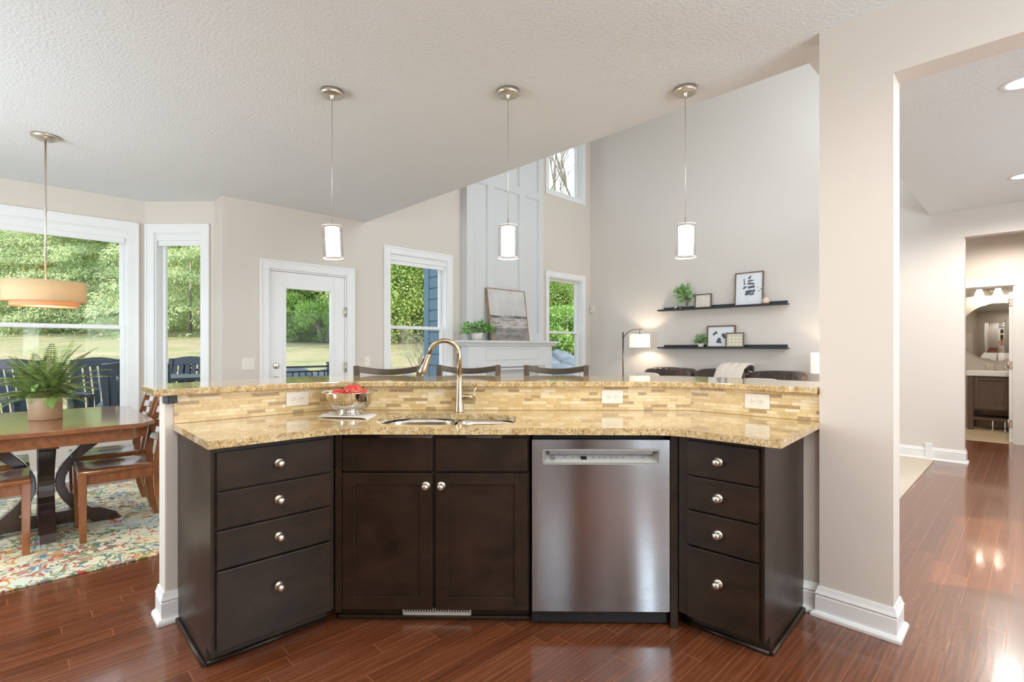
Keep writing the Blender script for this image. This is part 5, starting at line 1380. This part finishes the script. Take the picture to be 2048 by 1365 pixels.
# vegetation
def P2(px, d):  # a place on the ground at camera depth d under picture column px
    x = (px-1024)/1017*d; return (.7169*x+.6972*d, -.6972*x+.7169*d)
def spruce(label, u, v, Ht, R, n, seed, mat='spruce'):
    rs = np.random.default_rng(seed); z0 = float(ground(np.array(u), np.array(v)))
    r = thing('spruce_tree', label, 'tree', (u, v, z0-.1), 0, 'spruces beyond the lawn')
    t = rs.random(n)**1.35; nb = 260; bi = rs.integers(0, nb, n); ba = rs.uniform(0, 2*PI, nb); bt = np.sort(rs.random(nb)**1.3)
    t = np.clip(bt[bi]+rs.normal(size=n)*.006, 0, 1); rr = R*(1-t)**.62*np.sqrt(rs.uniform(.12, 1, n)); an = ba[bi]+rs.normal(size=n)*.10
    z = Ht*t*.97+.35-.22*rr+rs.normal(size=n)*.07; c = np.stack([rr*np.cos(an), rr*np.sin(an), z], 1)
    out = np.stack([np.cos(an), np.sin(an), -np.full(n, .5)], 1)
    quads_mesh('foliage', leaves(c, .15, .045, .5, out), mat, r)
    MB().tube([(0, 0, -.3), (0, 0, Ht*.30)], [.09, .03], 8).build('trunk', 'bark', r); return r
def bushy(name, label, u, v, z0, rx, ry, rz_, n, L, mat, seed, trunk=False, grp='leafy trees and bushes beyond the lawn'):
    rs = np.random.default_rng(seed)
    r = thing(name, label, 'tree' if trunk else 'bush', (u, v, z0), 0, grp)
    nc = 26; cc = rs.normal(size=(nc, 3)); cc /= np.linalg.norm(cc, axis=1)[:, None]; cc *= rs.uniform(.35, .85, nc)[:, None]
    k = rs.integers(0, nc, n); d = rs.normal(size=(n, 3)); d /= np.linalg.norm(d, axis=1)[:, None]
    c = (cc[k]+d*.34*rs.uniform(.6, 1, n)[:, None])*np.array([rx, ry, rz_]); c[:, 2] += rz_*.95; c[:, 2] = np.maximum(c[:, 2], .02)
    quads_mesh('foliage', leaves(c, L, L*.62, .2, d), mat, r)
    m = MB()
    for i in range(8): m.tube([(0, 0, -.3), tuple(cc[i]*np.array([rx, ry, rz_])*.4+np.array([0, 0, rz_*.6])), tuple(cc[i]*np.array([rx, ry, rz_])+np.array([0, 0, rz_*.95]))], [.09, .05, .015], 6)
    m.build('branches', 'bark', r); return r
sp_l = [(-60, 27, 11, 4.6, 'spruce at the far left edge of the bay window'), (60, 26, 12, 4.6, 'broad spruce left of centre in the bay window'), (165, 25, 12, 4.4, 'broad spruce behind the drum pendant in the bay window'), (262, 27, 11, 4.2, 'spruce at the right of the bay window'), (380, 22, 11, 3.8, 'dense spruce filling the narrow side window'), (-190, 26, 11, 4.4, 'spruce outside the left of the bay window')]
for i, (px, d, Ht, R, lb) in enumerate(sp_l): u, v = P2(px, d); spruce(lb, u, v, Ht, R, 80000, 20+i)
au = [(20, 33, 'autumn', 'yellow autumn tree behind the left spruces'), (120, 33, 'autumn', 'orange autumn tree behind the middle spruces'), (230, 34, 'autumn', 'yellow autumn tree behind the right spruce of the bay window'), (330, 34, 'green_tree', 'green tree behind the spruce of the side window'),
      (440, 32, 'green_tree', 'green tree between the side window and the patio door')]
for i, (px, d, mt_, lb) in enumerate(au): u, v = P2(px, d); bushy('leafy_tree', lb, u, v, float(ground(np.array(u), np.array(v))), 4.5, 4.5, 6.5, 22000, .24, mt_, 40+i, True)
gr = [(545, 21, 2.6, 2.6, 'green_tree', 'leafy tree at the left of the patio door glass'), (625, 22, 2.8, 2.8, 'green_tree', 'leafy tree at the right of the patio door glass'), (585, 27, 4, 4, 'autumn', 'pale autumn tree behind the ones in the patio door'), (700, 24, 3.5, 3.5, 'green_tree', 'green tree between the patio door and the living room window'),
      (790, 18, 2.6, 3.3, 'green_tree', 'tall bright green tree in the left-hand living room window'), (845, 19, 2.6, 3.4, 'green_tree', 'bright green tree against the siding in the left-hand living room window'), (1110, 17, 2.2, 2.4, 'green_tree', 'sunlit yellow-green tree in the right-hand living room window'), (1160, 20, 2.8, 3.0, 'autumn', 'yellow tree behind, at the right of the right-hand living room window'), (1060, 19, 2.6, 2.8, 'green_tree', 'green tree hidden partly by the chimney chase')]
for i, (px, d, R, Hh, mt_, lb) in enumerate(gr): u, v = P2(px, d); bushy('leafy_tree', lb, u, v, float(ground(np.array(u), np.array(v)))-.2, R, R, Hh, 42000, .10 if d < 20 else .13, mt_, 60+i, True)
bs = [(1103, 13.3, .9, .75, 'shrub', 'green shrub above the boulders in the right-hand living room window'), (1140, 14.0, 1.0, .8, 'shrub', 'darker shrub at the right of the right-hand living room window'), (590, 19, 1.2, .9, 'shrub', 'low dark shrub at the lawn edge in the patio door, left'), (650, 18.5, 1.2, 1.0, 'shrub', 'low dark shrub at the lawn edge in the patio door, right')]
for i, (px, d, R, Hh, mt_, lb) in enumerate(bs): u, v = P2(px, d); bushy('garden_shrub', lb, u, v, float(ground(np.array(u), np.array(v)))-.05, R, R, Hh, 9000, .09, mt_, 80+i)
# bare shrub and bare tree
def bare(name, label, cat, u, v, z0, Ht, seed, n0, spread, r0=.03):
    rs = random.Random(seed); m = MB()
    def grow(p, d, L, r_, lv):
        pts = [p]; q = p
        for k in range(4):
            d = (d+Vector((rs.uniform(-1, 1), rs.uniform(-1, 1), rs.uniform(-.3, .6)))*.16).normalized(); q = q+d*L/4; pts.append(q)
        m.tube(pts, [r_*(1-.12*k) for k in range(5)], 5, cap=False)
        if lv:
            for k in range(3 if lv > 1 else 4):
                nd_ = (d+Vector((rs.uniform(-1, 1), rs.uniform(-1, 1), rs.uniform(-.2, .7)))*spread).normalized(); grow(pts[rs.choice([2, 3, 4])], nd_, L*.66, r_*.55, lv-1)
    for k in range(n0):
        grow(Vector((rs.uniform(-.1, .1), rs.uniform(-.1, .1), 0)), Vector((rs.uniform(-.3, .3), rs.uniform(-.3, .3), 1)).normalized(), Ht*.42, r0, 4)
    o = m.build(name, 'bark', loc=(u, v, z0)); tag(o, label, cat)
u, v = P2(838, 11.8); bare('bare_shrub', 'bare branching shrub low in the left-hand living room window', 'bush', u, v, .3, 1.7, 4, 4, .8, .016)
u, v = P2(1122, 24); bare('bare_tree', 'tall bare tree against the sky in the upper window', 'tree', u, v, 1.8, 13, 9, 3, .6, .13)
u, v = P2(1140, 27); bare('bare_tree', 'slimmer bare tree to the right in the upper window', 'tree', u, v, 2.0, 13, 12, 3, .6, .11)
